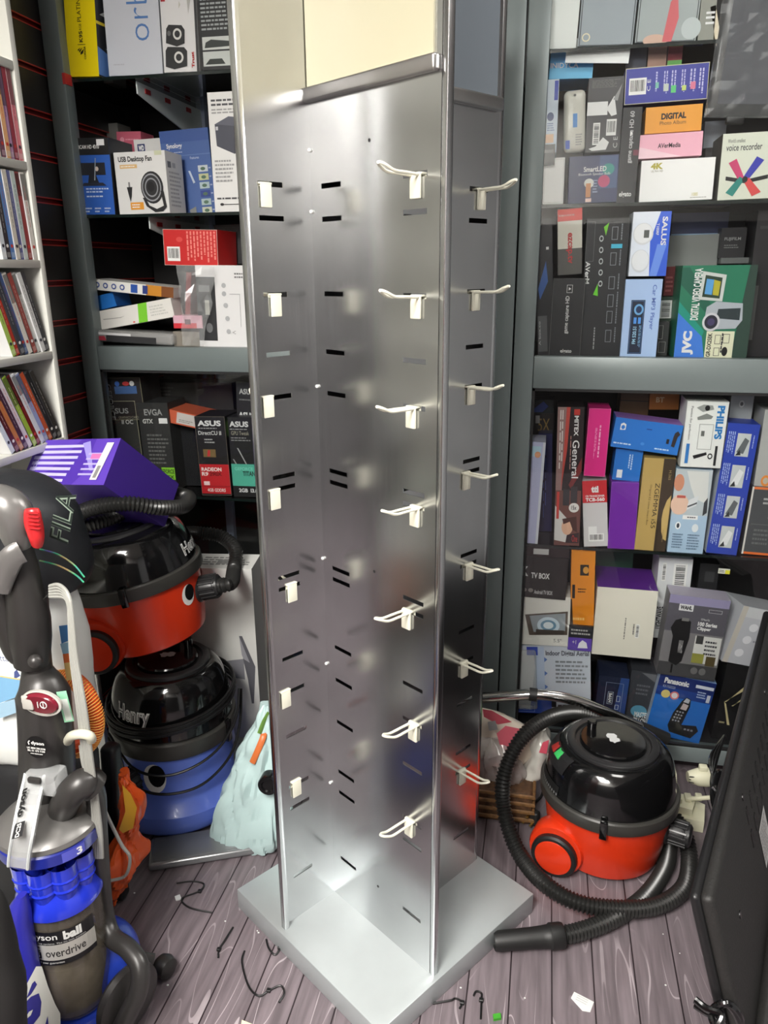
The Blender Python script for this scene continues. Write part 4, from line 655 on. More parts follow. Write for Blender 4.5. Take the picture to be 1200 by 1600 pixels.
T, w, h = quad_frame([(137, 512), (271, 524), (270, 539), (143, 535)], 2.12)
mb = MB(); mb.rbox((-w/2, 0, 0), (w/2, .09, h), film_mat(.45, (190, 190, 188)), .01, 3)
decals(mb, frame(V((1, 0, 0)), V((0, 0, 1)), V((0, -1, 0)), V((-w/2, 0, 0))), w, h, [('g', [(.04, .1), (.04, .45), (.18, .5), (.2, .15)], (150, 40, 56)), ('r', .2, .1, .8, .6, (46, 46, 48)), ('r', .1, .6, .5, .8, (205, 205, 205))])
o = mb.build('blister_packet'); o.matrix_world = T; tag(o, 'flat clear blister packet poking out over the grey post', 'packet')
qbox('cable_box', 'small pink and red box under the slanted white box end', [(271, 493), (316, 493), (316, 513), (271, 513)], (214, 170, 184), [('r', 0, 0, .8, .4, (206, 48, 60)), ('r', .4, .3, .6, .7, (90, 40, 60))], d=.08, Y=2.135)
qbox('cable_box', 'small taupe box at the bottom beside the clear blister packet', [(271, 515), (312, 516), (312, 540), (271, 539)], (128, 122, 112), d=.08, z=Zl3, Y=2.145)
# behind the lower left pane
qbox('graphics_card_box', 'black box with a painted colourful reflection, upper left behind the lower pane', [(168, 590), (222, 590), (224, 655), (174, 657)], (48, 44, 44), [('t', 'GEFORCE', -.02, .0, .1, .86, (190, 190, 190), -90, .03), ('r', .2, .62, .86, .8, (70, 100, 150)), ('e', .3, .86, .07, .06, (70, 110, 190)), ('e', .56, .86, .1, .05, (190, 60, 60)), ('e', .74, .86, .07, .06, (200, 200, 200)), ('o', 0, 0, 1, 1, (150, 146, 120), .0012), ('t', 'GRAPHICS CARD', .2, .03, .8, .09, (140, 136, 120))], d=.12, Y=2.18)  # blue strip and coloured dots are a painted reflection, the lettering is print
qbox('graphics_card_box', 'charcoal graphics box below the one with the painted reflection', [(172, 667), (220, 668), (228, 800), (180, 800)], (54, 54, 52), [('t', 'ASUS', .14, .86, .76, .92, (150, 150, 148), 0, .02), ('t', 'II OC', .5, .74, .86, .79, (190, 190, 186), 0, .02), ('o', 0, 0, 1, 1, (170, 166, 140), .0012)], d=.12, Y=2.18, z=Zl4)
qbox('graphics_card_box', 'dull black graphics box in the middle of the lower left shelf', [(223, 668), (267, 669), (278, 803), (230, 802)], (46, 46, 46), [('t', 'EVGA', .2, .86, .8, .93, (150, 150, 148), 0, .02), ('t', 'GTX', .12, .77, .46, .82, (190, 190, 186), 0, .03), ('r', .66, .77, .94, .83, (220, 220, 218)), ('n', .2, .3, .9, .66, 8, (96, 96, 94)), ('r', .56, .13, 1, .27, (126, 190, 48)), ('t', 'GEFORCE', .5, .2, .98, .25, (36, 50, 20), 0, .03), ('t', 'GTX', .6, .14, .96, .18, (36, 50, 20), 0, .03)], d=.12, Y=2.17, z=Zl4)
qbox('graphics_card_box', 'orange topped box with a white sticker lying across the dark boxes', [(260, 638), (323, 653), (320, 672), (257, 659)], (196, 92, 62), [('r', .28, .1, .76, .92, (196, 190, 186)), ('n', .34, .2, .7, .45, 2, (120, 120, 116)), ('r', .8, .0, 1, .4, (60, 40, 40))], d=.12, Y=2.18)
qbox('graphics_card_box', 'lime green box end lying above the boxes with red and teal feet', [(326, 651), (376, 662), (374, 684), (325, 674)], (122, 176, 60), [('n', .06, .1, .3, .8, 3, (190, 220, 150)), ('r', .74, 0, .78, 1, (60, 90, 30))], d=.12, Y=2.175)
qbox('graphics_card_box', 'black graphics box with a red foot behind the lower pane', [(309, 681), (355, 682), (362, 803), (316, 802)], (30, 29, 30), [('t', 'ASUS', .08, .88, .86, .95, (205, 205, 205), 0, .04), ('n', .1, .84, .84, .865, 1, (150, 150, 150)), ('t', 'DirectCU II', .08, .77, .84, .82, (196, 196, 196), 0, .01), ('n', .26, .66, .62, .73, 2, (150, 150, 150)), ('r', .18, .49, .6, .59, (110, 90, 56)), ('g', [(.3, .5), (.34, .58), (.42, .58), (.4, .5)], (170, 44, 44)), ('r', 0, .02, 1, .4, (176, 32, 38)), ('t', 'RADEON', .06, .31, .74, .36, (222, 200, 196), 0, .04), ('t', 'R9', .06, .25, .28, .3, (222, 200, 196), 0, .04), ('t', '290X', .32, .25, .74, .3, (110, 24, 26), 0, .04), ('r', .1, .13, .3, .18, (222, 190, 190)), ('r', 0, .115, 1, .12, (120, 24, 28)), ('t', '4GB GDDR5', .2, .045, .82, .09, (226, 190, 186), 0, .03), ('o', 0, 0, 1, 1, (120, 110, 100), .0008)], d=.12, Y=2.15, z=Zl4)
qbox('graphics_card_box', 'black graphics box with a teal foot behind the lower pane', [(360, 682), (410, 683), (416, 806), (365, 804)], (30, 30, 31), [('t', 'ASUS', .04, .88, .62, .95, (190, 190, 190), 0, .04), ('n', .04, .84, .7, .865, 1, (140, 140, 140)), ('t', 'GPU Tweak', .08, .78, .62, .83, (150, 146, 130), 0, .0), ('n', .06, .7, .7, .76, 2, (120, 120, 120)), ('g', [(.06, .48), (.1, .48), (.36, .28), (.32, .28)], (140, 140, 140)), ('g', [(.22, .62), (.26, .62), (.56, .36), (.52, .36)], (150, 150, 150)), ('r', .0, .14, 1, .42, (72, 158, 136)), ('t', 'GEFORCE', .1, .34, .66, .38, (110, 190, 170), 0, .02), ('t', 'TITAN', .34, .27, .72, .33, (24, 44, 40), 0, .03), ('t', '2GB  I3.0', .18, .06, .76, .11, (206, 206, 206), 0, .03)], d=.12, Y=2.15, z=Zl4)
qbox('graphics_card_box', 'black graphics box high beside the steel blade behind the lower pane', [(368, 596), (412, 598), (416, 660), (371, 656)], (34, 34, 35), [('t', 'ASUS', .1, .68, .6, .82, (170, 170, 170), 0, .03), ('t', 'ASUS', .06, .06, .6, .22, (200, 200, 200), 0, .04), ('n', .1, .5, .6, .58, 1, (110, 110, 110))], d=.12, Y=2.19)
qbox('graphics_card_box', 'plain black box filling the gap beside the one with the red foot', [(272, 690), (308, 691), (314, 803), (281, 803)], (24, 24, 27), [('n', .1, .8, .8, .9, 2, (60, 60, 62))], d=.1, Y=2.24, z=Zl4)
qbox('graphics_card_box', 'dark box standing behind the orange topped box', [(228, 596), (364, 600), (364, 650), (230, 652)], (44, 42, 42), [('n', .1, .6, .36, .9, 3, (90, 88, 86))], d=.1, Y=2.34)

# ================================================================== BOOKCASE WITH DISCS
BD, BY1, BY0 = .17, 1.735, .55
BX = XS+.003; FX = BX+BD
bk = thing('bookcase', 'white shallow bookcase of disc cases against the slatted wall', 'bookcase', (BX, (BY0+BY1)/2, 0)); IB = M.Translation(-V((BX, (BY0+BY1)/2, 0)))
WB = mat((214, 214, 206), .45, noise_amt=.02)
TH = .018
for y0 in (BY0, BY1-TH):
    mb = MB(IB); mb.rbox((BX, y0, 0), (FX, y0+TH, 2.36), WB, .0015, 2)
    if y0 > 1:
        for zz in (1.03, 1.05): mb.cyl((FX-.03, y0-.0002, zz), (FX-.03, y0+.002, zz), .003, DARK, 8)
    mb.build('side_panel', bk)
mb = MB(IB); mb.box((BX, BY0+TH, 0), (BX+.004, BY1-TH, 2.36), WB); mb.build('back_panel', bk)
SHZ = []
for (x, y) in ((8, 90), (24, 249), (44, 406), (60, 552), (80, 690)):
    SHZ.append(onX(x, y, FX).z)
SHZ = SHZ+[SHZ[-1]-.21, SHZ[-1]-.42, .08]
for z in SHZ+[2.345]:
    mb = MB(IB); mb.rbox((BX+.004, BY0+TH, z-TH), (FX, BY1-TH, z), WB, .0015, 2); mb.build('shelf', bk)
SPINES = [[(214, 120, 130), (150, 50, 66), (196, 150, 190), (226, 170, 120), (120, 70, 90), (230, 200, 190), (170, 120, 160), (226, 214, 206)],
          [(226, 222, 214), (150, 60, 60), (196, 210, 206), (110, 116, 170), (214, 208, 196), (90, 130, 190), (60, 56, 60), (214, 220, 226)],
          [(40, 40, 44), (214, 214, 212), (205, 205, 200), (150, 60, 50), (220, 216, 206), (70, 96, 150), (46, 50, 60), (206, 60, 40), (170, 200, 90)],
          [(52, 48, 44), (44, 40, 42), (196, 84, 46), (150, 160, 200), (210, 214, 216), (120, 30, 30), (150, 180, 60), (216, 206, 210), (70, 40, 60), (190, 120, 70), (90, 30, 34), (206, 214, 222)]]
LEAN = [2, 3, 17, 24]
ROWN = ['uppermost row', 'second row', 'third row', 'lowest row']
NTH = ['nearest the grey post', 'second from the post end', 'third from the post end', 'fourth from the post end', 'fifth from the post end', 'sixth from the post end', 'seventh from the post end', 'eighth from the post end', 'ninth from the post end', 'tenth from the post end', 'eleventh from the post end', 'twelfth from the post end']
def cname(c):
    r, g, b = c; mx, mn = max(c), min(c)
    if mx-mn < 26: return 'white' if mn > 190 else ('black' if mx < 70 else 'grey')
    if r == mx: return 'orange' if g > 100 and b < 130 and r > 180 else ('pink' if b > 110 and r > 180 else ('cream' if mn > 180 else 'dark red' if r < 170 else 'red'))
    return 'lime green' if g == mx else 'blue'
for ri, row in enumerate(SPINES):
    z0 = SHZ[ri+1]; y = BY1-TH-.002; lean = rad(LEAN[ri])
    for ci, c in enumerate(row):
        t = .0142; hh = .19
        mb = MB(); mb.box((0, -t, 0), (.134, 0, hh), mat((52, 52, 54) if sum(c) < 420 else (206, 206, 206), .3), None, {'r': mat(c, .3)})
        rg = random.Random(ri*31+ci); ink = (235, 232, 226) if sum(c) < 400 else (50, 50, 60)
        alt = (200, 60, 50) if rg.random() < .4 else ink
        it = [('n', .4, .28+.1*rg.random(), .62, .85, 1, tuple(int(q*.6+w_*.4) for q, w_ in zip(alt, c)), 1), ('r', .1, .02, .9, .08, tuple(int(q*.4+w_*.6) for q, w_ in zip((226, 226, 222), c))), ('e', .5, .15, .28, .02, alt)]
        if rg.random() < .5: it.insert(0, ('r', .02, .55+.2*rg.random(), .98, .98, tuple(max(0, int(q*.6)) for q in c)))
        decals(mb, frame(V((0, 1, 0)), V((0, 0, 1)), V((1, 0, 0)), V((.134, -t, 0))), t, hh, it)
        o = mb.build('disc_case')
        # leans away from the post: foot stays, top swings towards the camera
        o.matrix_world = M.Translation(V((FX-.138-.004*rg.random(), y-(hh*sin(lean) if False else 0), z0+t*sin(lean)*0+.0004))) @ M.Rotation(lean, 4, 'X')
        lowy = t*cos(lean)
        o.matrix_world = M.Translation(V((FX-.138-.004*rg.random(), y, z0+.0005+t*sin(lean)))) @ M.Rotation(lean, 4, 'X')
        tag(o, f'{cname(c)} disc case, {NTH[ci]} of the {ROWN[ri]}', 'disc case', 'disc cases on the white bookcase')
        y -= t/cos(lean)+.0009
# ================================================================== TUB VACUUMS
GLOSS = mat((14, 14, 15), .12, coat=.5)
SATIN = mat((34, 34, 35), .35)
RUB = mat((26, 26, 26), .5)
VRED, VBLUE = mat((212, 54, 22), .3, coat=.15), mat((92, 116, 204), .32, coat=.15)
HOSE = mat((34, 34, 33), .33)
def prof_r(prof, z):
    for (r0, z0), (r1, z1) in zip(prof, prof[1:]):
        if z0 <= z <= z1 and z1 > z0: return r0+(r1-r0)*(z-z0)/(z1-z0)
    return prof[-1][0]
def wrap(mb, prof, az, z0, vs, fs, w, h, m, eps=.0012, tilt=0.):
    """lay a flat outline (unit square verts) on a turned surface"""
    q = []
    for x, y in vs:
        dx, z = (x-.5)*w, z0+y*h+(x-.5)*tilt; r = prof_r(prof, z)+eps; a = az+dx/r
        q.append((r*cos(a), r*sin(a), z))
    mb.add(q, fs, m)
def grid_disc(n=20, rings=4):
    vs = [(.5, .5)]; fs = []
    for k in range(1, rings+1):
        for i in range(n): vs.append((.5+.5*k/rings*cos(2*pi*i/n), .5+.5*k/rings*sin(2*pi*i/n)))
    for i in range(n): fs.append((0, 1+i, 1+(i+1) % n))
    for k in range(rings-1):
        for i in range(n): a = 1+k*n; b = a+n; fs.append((a+i, b+i, b+(i+1) % n, a+(i+1) % n))
    return vs, fs
DOME = [(.164, .206), (.162, .228), (.158, .256), (.151, .28), (.140, .300), (.127, .312), (.117, .316), (.113, .3165)]
def vacuum(name, label, loc, rot, body, tub, face=True, switches=False, text_az=None, eyes=(), wheels=True, text_z=.214):
    t = thing(name, label, 'vacuum cleaner', loc, rot)
    mb = MB(); mb.lathe(tub, body, 56)
    if wheels:
        for sy in (-1, 1):   # housings over the rear wheels
            mb.lathe([(0, -.028), (.066, -.028), (.07, -.02), (.07, .02), (.066, .028), (0, .028)], body, 28, M.Translation(V((-.085, sy*.128, .066))) @ M.Rotation(pi/2, 4, 'X'))
    mb.build('tub', t)
    mb = MB(); mb.lathe([(.160, .172), (.1705, .172), (.173, .176), (.173, .203), (.170, .207), (.158, .207)], mat((58, 57, 54), .4), 64)
    b = mb.build('rim_band', t)
    for a in (-80, 100):
        mb = MB(M.Rotation(rad(a), 4, 'Z')); mb.rbox((.168, -.009, .164), (.181, .009, .212), GLOSS, .003, 2); mb.build('clip', b)
    mb = MB(); mb.lathe(DOME, GLOSS, 64)
    mb.lathe([(.113, .316), (.112, .322), (.108, .3245), (.094, .3245), (.091, .318), (.082, .318)], SATIN, 56)
    d = mb.build('dome', t)
    mb = MB(); mb.lathe([(.082, .3175), (.081, .325), (.078, .328), (.02, .330), (0, .330)], GLOSS, 48)
    # white emblem on the lid
    mb.poly([(-.022, -.006), (-.018, .01), (-.008, .014), (.0, .009), (.006, .014), (.016, .011), (.018, .0), (.022, -.006), (.016, -.008), (.013, -.014), (.006, -.013), (.0, -.01), (-.006, -.014), (-.014, -.013)], mat((196, 198, 198), .4), M.Rotation(-.9, 4, 'Z'), .3306)
    q = mb.build('lid', d)
    mb = MB(); mb.cyl((-.06, .02, .326), (-.06, .02, .352), .0115, GLOSS, 20, .0125, .003); mb.build('knob', q)
    if wheels:
        for sy in (-1, 1):
            W = M.Translation(V((-.085, sy*.162, .058))) @ M.Rotation(pi/2*(1 if sy < 0 else -1), 4, 'X')
            mb = MB(W); mb.lathe([(0, -.012), (.055, -.012), (.058, -.006), (.058, .006), (.054, .011), (.047, .011)], RUB, 36); w = mb.build('wheel', t)
            mb = MB(W); mb.lathe([(.0475, .009), (.046, .0125), (.03, .0145), (0, .015)], body, 36); o = mb.build('wheel_cap', w)
    # hose socket at the front
    mb = MB(M.Translation(V((.150, 0, .115))) @ M.Rotation(pi/2, 4, 'Y'))
    mb.lathe([(.0, .06), (.022, .06), (.029, .055), (.030, .045), (.028, .043), (.030, .035), (.030, .01), (.036, .004), (.036, -.01)], SATIN, 28)
    for i in range(14): mb.rbox((.027, -.003, .008), (.033, .003, .05), SATIN, .001, 1, M.Rotation(2*pi*i/14, 4, 'Z'))
    mb.build('hose_socket', t)
    vs, fs = grid_disc()
    for az, z, w, h in eyes:
        mb = MB(); wrap(mb, tub, az, z, vs, fs, w, h, mat((232, 232, 228), .35)); wrap(mb, tub, az+w*.1/.16, z+h*.22, vs, fs, w*.76, h*.76, mat((14, 14, 15), .3), .0022); mb.build('eye', t)
    if text_az is not None:
        mb = MB(); vs, fs, ar = text_geo('Henry', .05)
        wrap(mb, DOME, text_az, text_z, vs, fs, .105, .042, mat((236, 236, 234), .4), .0016); 
        vs, fs, ar = text_geo('Henry', -.022)
        wrap(mb, DOME, text_az, text_z+.0025, vs, fs, .101, .036, mat((20, 20, 20), .4), .0024)
        mb.build('name_label', d)
    if switches:
        for a, c in ((206, (150, 44, 40)), (218, (60, 176, 92))):
            mb = MB(M.Rotation(rad(a), 4, 'Z') @ M.Translation(V((.136, 0, .2965))) @ M.Rotation(rad(38), 4, 'Y'))
            mb.rbox((-.013, -.012, 0), (.013, .012, .008), mat(c, .35), .002, 2)
            o = mb.build('switch', d); o['label'] = 'red rocker switch' if c[0] > 100 else 'green rocker switch'
        mb = MB()
        vs = [(0, 0), (1, 0), (1, 1), (0, 1)]
        gv = [(i/12, j/4) for j in range(5) for i in range(13)]; gf = [(j*13+i, j*13+i+1, (j+1)*13+i+1, (j+1)*13+i) for j in range(4) for i in range(12)]
        wrap(mb, DOME, rad(212), .27, gv, gf, .13, .041, SATIN, .003)
        wrap(mb, DOME, rad(214), .213, gv, gf, .12, .024, mat((8, 8, 8), .7), .0016)
        for k in range(13): wrap(mb, DOME, rad(214)-.36+k*.058, .2115, [(0, 0), (1, 0), (1, 1), (0, 1)], [(0, 1, 2, 3)], .0045, .007, mat((120, 120, 120), .5), .0024)
        mb.build('control_panel', d)
    return t
TUB = [(0, .012), (.128, .012), (.138, .018), (.143, .035), (.152, .09), (.158, .14), (.161, .178)]
TUBF = [(0, .0), (.15, .0), (.155, .012), (.19, .018), (.2, .028), (.203, .045), (.2, .06), (.176, .075), (.165, .09), (.162, .14), (.161, .178)]
HX, HY, HAZ = .222, 1.752, rad(-18)
henR = vacuum('tub_vacuum', 'red tub vacuum with black dome standing alone on the floor by the glazed cabinet', (HX, HY, 0), M.Rotation(HAZ, 4, 'Z'), VRED, TUB, switches=True)
# its wheels, socket and switches are set by the turn; now the hose
IR_ = henR.matrix_world.inverted(); IR_ = (M.Translation(V((HX, HY, 0))) @ M.Rotation(HAZ, 4, 'Z')).inverted()
sock = V((HX, HY, 0))+V((cos(HAZ)*.205, sin(HAZ)*.205, .115))
P = [onZ(1054, 1278, .085), onZ(1070, 1303, .07), onZ(1077, 1345, .045), onZ(1066, 1390, .03), onZ(1015, 1418, .026), onZ(925, 1416, .045), onZ(860, 1388, .05), onZ(812, 1335, .055), onY(788, 1268, 1.70), onY(788, 1210, 1.735), onY(814, 1155, 1.79), onY(856, 1122, 1.87), onY(905, 1113, 1.95), onY(955, 1128, 1.985), onY(1000, 1150, 1.99)]
mb = MB(IR_); mb.hose(P, .0185, HOSE, .0092); h1 = mb.build('hose', henR)
P2 = [onZ(868, 1463, .03), onZ(905, 1456, .026), onZ(955, 1437, .024), onZ(1005, 1404, .022), onZ(1037, 1360, .022), onZ(1046, 1322, .03), onZ(1046, 1285, .05)]
fh = thing('floor_hose', 'black ribbed hose end with a tapered nozzle lying on the floor planks', 'hose', onZ(868, 1463, 0)); IF = M.Translation(-onZ(868, 1463, 0))
mb = MB(IF); mb.hose(P2, .0185, HOSE, .0092); mb.build('hose', fh)
a, b = onZ(872, 1462, .03), onZ(772, 1471, .026); dr = (b-a).normalized(); Ln = (b-a).length
mb = MB(IF @ axis_frame(a-dr*.012, b)); mb.lathe([(.0, 0), (.026, 0), (.028, .006), (.028, .03), (.025, .034), (.0235, .05), (.0225, Ln*.5), (.0215, Ln+.002), (.0195, Ln+.012), (.017, Ln+.012), (.017, Ln*.8), (0, Ln*.8)], RUB, 28); mb.build('nozzle', fh)
# chrome wand
CHR = mat((214, 214, 212), .14, 1.)
wp = catmull([onY(690, 1094, 1.955), onY(760, 1090, 1.955), onY(832, 1085, 1.955), onY(890, 1092, 1.96), onY(945, 1112, 1.965), onY(1000, 1136, 1.985), onY(1042, 1154, 2.0)], 8)
wn = thing('chrome_wand', 'bent chrome vacuum wand resting behind the red tub vacuum', 'wand', wp[10]); IW = M.Translation(-wp[10])
mb = MB(IW); mb.tube(wp[:-8], .0155, CHR, 20); mb.build('tube', wn)
mb = MB(IW); mb.tube(wp[-9:], .0175, RUB, 18); mb.build('end_sleeve', wn)
c = onY(833, 1085, 1.955); mb = MB(IW); mb.tube([c-V((.011, 0, 0)), c+V((.011, 0, -.001))], .0185, RUB, 22); mb.build('collar', wn)

# stacked pair
BXc, BYc, BAZ = -.965, 1.72, rad(-108)
blu = vacuum('tub_vacuum', 'blue tub vacuum with black dome at the bottom of the stack', (BXc, BYc, 0), M.Rotation(BAZ, 4, 'Z') @ M.Diagonal((1, 1, 1.4, 1)), VBLUE, TUBF, text_az=rad(6), text_z=.236, eyes=[(rad(24), .1, .062, .062), (rad(-24), .1, .062, .062)], wheels=False)
IBl = (M.Translation(V((BXc, BYc, 0))) @ M.Rotation(BAZ, 4, 'Z') @ M.Diagonal((1, 1, 1.4, 1))).inverted(); C0 = V((BXc, BYc, 0))
mb = MB(IBl); K = mat((22, 22, 23), .35)
for k in range(5):
    ring = [C0+V(((.172+.002*(k % 2))*cos(a), (.172+.002*(k % 2))*sin(a), .318+.01*k+.022*cos(a-.3-.2*k))) for a in [2*pi*i/40 for i in range(41)]]
    mb.tube(ring, .0038, K, 8, False)
lp = [C0+V((.19*cos(a), .19*sin(a), z)) for a, z in ((rad(20), .34), (rad(5), .26), (rad(-15), .2), (rad(-40), .165), (rad(-62), .155), (rad(-85), .16), (rad(-105), .19), (rad(-125), .29))]
mb.tube(catmull(lp, 6), .0038, K, 8)
lp = [C0+V((.187*cos(a), .187*sin(a), z)) for a, z in ((rad(15), .35), (rad(0), .29), (rad(-25), .245), (rad(-50), .22), (rad(-75), .21), (rad(-100), .23), (rad(-125), .3))]
mb.tube(catmull(lp, 6), .0038, K, 8); mb.build('cable', blu)
mb = MB(IBl @ M.Translation(C0+V((.2*cos(rad(-98)), .2*sin(rad(-98)), .135))) @ M.Rotation(.5, 4, 'Z')); mb.rbox((-.016, -.012, -.02), (.016, .012, .02), K, .005, 2)
for dx in (-.009, .009): mb.box((dx-.003, -.003, -.032), (dx+.003, .003, -.02), mat((190, 180, 130), .3, 1))
mb.build('plug', blu)
TAZ = rad(7)
TR = M.Scale(1.03, 4) @ M.Rotation(rad(-11), 4, FW) @ M.Rotation(TAZ, 4, 'Z')
TC = V((-1.0, 1.728, .508))
top = vacuum('tub_vacuum', 'red tub vacuum tilted on top of the blue one', TC, TR, VRED, TUB, text_az=rad(2), eyes=[(rad(-24), .1, .045, .055), (rad(24), .1, .045, .055)])
IT = (M.Translation(TC) @ TR).inverted(); s0 = (M.Translation(TC) @ TR) @ V((.205, 0, .115)); sd = ((M.Translation(TC) @ TR).to_3x3() @ V((1, 0, 0)))
P = [s0-sd*.01, s0+sd*.03, onD(365, 892, 2.2), onD(368, 860, 2.25), onD(345, 838, 2.28), onD(310, 833, 2.26), onD(280, 834, 2.2), onD(255, 840, 2.14)]
mb = MB(IT); mb.hose(P, .0185, HOSE, .0092); mb.build('hose', top)
P = [onD(106, 822, 1.86), onD(122, 803, 1.84), onD(160, 790, 1.82), onD(205, 787, 1.82), onD(250, 793, 1.86), onD(286, 791, 1.94), onD(294, 777, 2.02), onD(264, 771, 2.05), onD(225, 776, 2.03), onD(180, 806, 1.93), onD(140, 820, 1.88), onD(110, 836, 1.87)]
mb = MB(); mb.hose(P, .0175, HOSE, .0092); o = mb.build('coiled_hose'); tag(o, 'black ribbed hose coiled on the dome of the upper red vacuum', 'hose')
# ================================================================== BAGS, BACKPACK, UPRIGHT VACUUM
def loft(mb, levels, m, n=36, amp=.006, ns=9., steps=5, power=2.4, seed=0., fold=0., vz=1.):
    """soft body through horizontal slices given as (picture y, left x, right x, Y, half depth)"""
    L = []
    for y, xl, xr, Y, d in levels:
        a, b = onY(xl, y, Y), onY(xr, y, Y); L.append(((a+b)/2, (b-a)/2, V((0, d, 0))))
    cs = catmull([q[0] for q in L], steps); xs = catmull([q[1] for q in L], steps); ds = catmull([q[2] for q in L], steps)
    vs = []; k = len(cs)
    for c, x, d in zip(cs, xs, ds):
        for i in range(n):
            a = 2*pi*i/n; ca, sa = cos(a), sin(a)
            p = c+x*(abs(ca)**(2/power))*(1 if ca > 0 else -1)+d*(abs(sa)**(2/power))*(1 if sa > 0 else -1)
            r = (p-c).normalized() if (p-c).length > 1e-6 else V((0, 0, 1))
            q = V((p.x*ns+seed, p.y*ns+seed*1.7, p.z*ns*vz))
            f = noise.noise(q)+.5*noise.noise(q*2.3)
            if fold: f += fold*abs(noise.noise(V((q.x*2.2, q.y*2.2, q.z*.5))))*2-fold
            vs.append(p+r*amp*f)
    fs = [(j*n+i, j*n+(i+1) % n, (j+1)*n+(i+1) % n, (j+1)*n+i) for j in range(k-1) for i in range(n)]
    if (cs[-1]-cs[0]).z < 0: fs = [f[::-1] for f in fs]
    fs += [tuple(range(n)), tuple((k-1)*n+i for i in range(n))[::-1]]
    mb.add(vs, fs, m, None, True); return mb
def pix_poly(mb, pts, Y, m, off=0.):
    """flat marking on a plane facing the room"""
    q = [onY(x, y, Y) for x, y in pts]
    mb.poly([(p.x, p.z) for p in q], m, M(((1, 0, 0, 0), (0, 0, -1, Y-off), (0, 1, 0, 0), (0, 0, 0, 1))))
    return mb
def root(name, label, cat, p, group=None):
    t = thing(name, label, cat, p, None, group); return t, M.Translation(-V(p))
# ---- white picture bag
YB1 = 1.23
p0 = onY(50, 1000, YB1); p0.z = 0
wb, I = root('carrier_bag', 'white carrier bag printed with blue waves and a small beach scene behind the upright vacuum', 'bag', p0)
PL = mat((226, 228, 224), .35)
mb = MB(I); loft(mb, [(922, -20, 118, YB1, .05), (960, -26, 126, YB1, .065), (1040, -30, 138, YB1, .08), (1120, -34, 140, YB1, .085), (1160, -20, 132, YB1, .075), (1172, 0, 120, YB1, .06)], PL, amp=.008, seed=3.1, fold=.5); b = mb.build('bag_body', wb)
mb = MB(I); bl, tq, sd_, org, dk = mat((60, 130, 200), .4), mat((60, 150, 130), .4), mat((226, 190, 120), .4), mat((226, 110, 50), .4), mat((70, 80, 130), .4)
Yf = YB1-.1
pix_poly(mb, [(-4, 962), (40, 958), (38, 970), (-4, 974)], Yf, bl)
pix_poly(mb, [(-4, 922), (14, 930), (-4, 930)], Yf, tq)
pix_poly(mb, [(92, 978), (108, 976), (110, 1000), (96, 1006)], Yf, bl); pix_poly(mb, [(94, 1006), (112, 1002), (114, 1020), (98, 1022)], Yf, mat((150, 196, 226), .4))
pix_poly(mb, [(98, 1022), (112, 1020), (116, 1034), (100, 1036)], Yf, org); pix_poly(mb, [(100, 1036), (117, 1034), (120, 1060), (104, 1064)], Yf, sd_)
pix_poly(mb, [(-4, 1056), (60, 1064), (40, 1084), (-4, 1100)], Yf, mat((120, 166, 200), .4)); pix_poly(mb, [(22, 1050), (26, 1046), (32, 1056), (22, 1062)], Yf, dk); pix_poly(mb, [(-4, 1055), (46, 1063), (46, 1065), (-4, 1057)], Yf-.0005, sd_)
pix_poly(mb, [(-4, 984), (70, 1000), (70, 1003), (-4, 990)], Yf, mat((190, 200, 206), .4)); pix_poly(mb, [(-4, 1100), (44, 1086), (60, 1092), (30, 1112), (-4, 1124)], Yf, mat((150, 180, 200), .4))
vs, fs, ar = text_geo('itta', .0); q0 = onY(-2, 1032, Yf); mb.add([(q0.x+x*.022, Yf-.0006, q0.z+y*.012) for x, y in vs], fs, dk)
mb.build('bag_print', b)
hb, I = root('holdall', 'black holdall on the floor under the white carrier bag', 'bag', onY(60, 1500, YB1)*1)
mb = MB(I); loft(mb, [(1168, -20, 128, YB1, .06), (1190, -30, 146, YB1, .08), (1300, -30, 152, YB1, .085), (1440, -14, 156, YB1, .08), (1500, 0, 150, YB1, .06)], mat((24, 24, 26), .6), amp=.006, seed=6.); mb.build('bag_body', hb)
# ---- black backpack
YB2 = 1.22
p0 = onY(60, 925, YB2)
bp, I = root('backpack', 'black backpack with shiny outlined letters lying on the white carrier bag', 'backpack', p0)
BK = mat((30, 32, 36), .5, bump=.15, nscale=60)
mb = MB(I); loft(mb, [(737, -30, 14, YB2, .03), (752, -40, 62, YB2, .06), (790, -48, 104, YB2, .085), (850, -50, 124, YB2, .095), (890, -44, 135, YB2, .09), (915, -20, 128, YB2, .07), (928, 20, 108, YB2, .03)], BK, amp=.004, seed=8.); b = mb.build('bag_body', bp)
PIP = bpy.data.materials.new('iridescent_piping'); PIP.use_nodes = True; nt = PIP.node_tree; q = nt.nodes['Principled BSDF']; q.inputs['Metallic'].default_value = .3; q.inputs['Roughness'].default_value = .4
tc = nt.nodes.new('ShaderNodeTexCoord'); wv = nt.nodes.new('ShaderNodeTexNoise'); wv.inputs['Scale'].default_value = 26; cr = nt.nodes.new('ShaderNodeValToRGB')
for e_, (ps, c) in zip((0, 1), ((.3, (120, 90, 200)), (.7, (200, 170, 120)))): cr.color_ramp.elements[e_].position = ps; cr.color_ramp.elements[e_].color = lin(c)
e_ = cr.color_ramp.elements.new(.5); e_.color = lin((70, 190, 140)); nt.links.new(tc.outputs['Object'], wv.inputs['Vector']); nt.links.new(wv.outputs['Fac'], cr.inputs[0]); nt.links.new(cr.outputs[0], q.inputs['Base Color'])
def arc(px, Y, k=6): return catmull([onY(x, y, Y) for x, y in px], k)
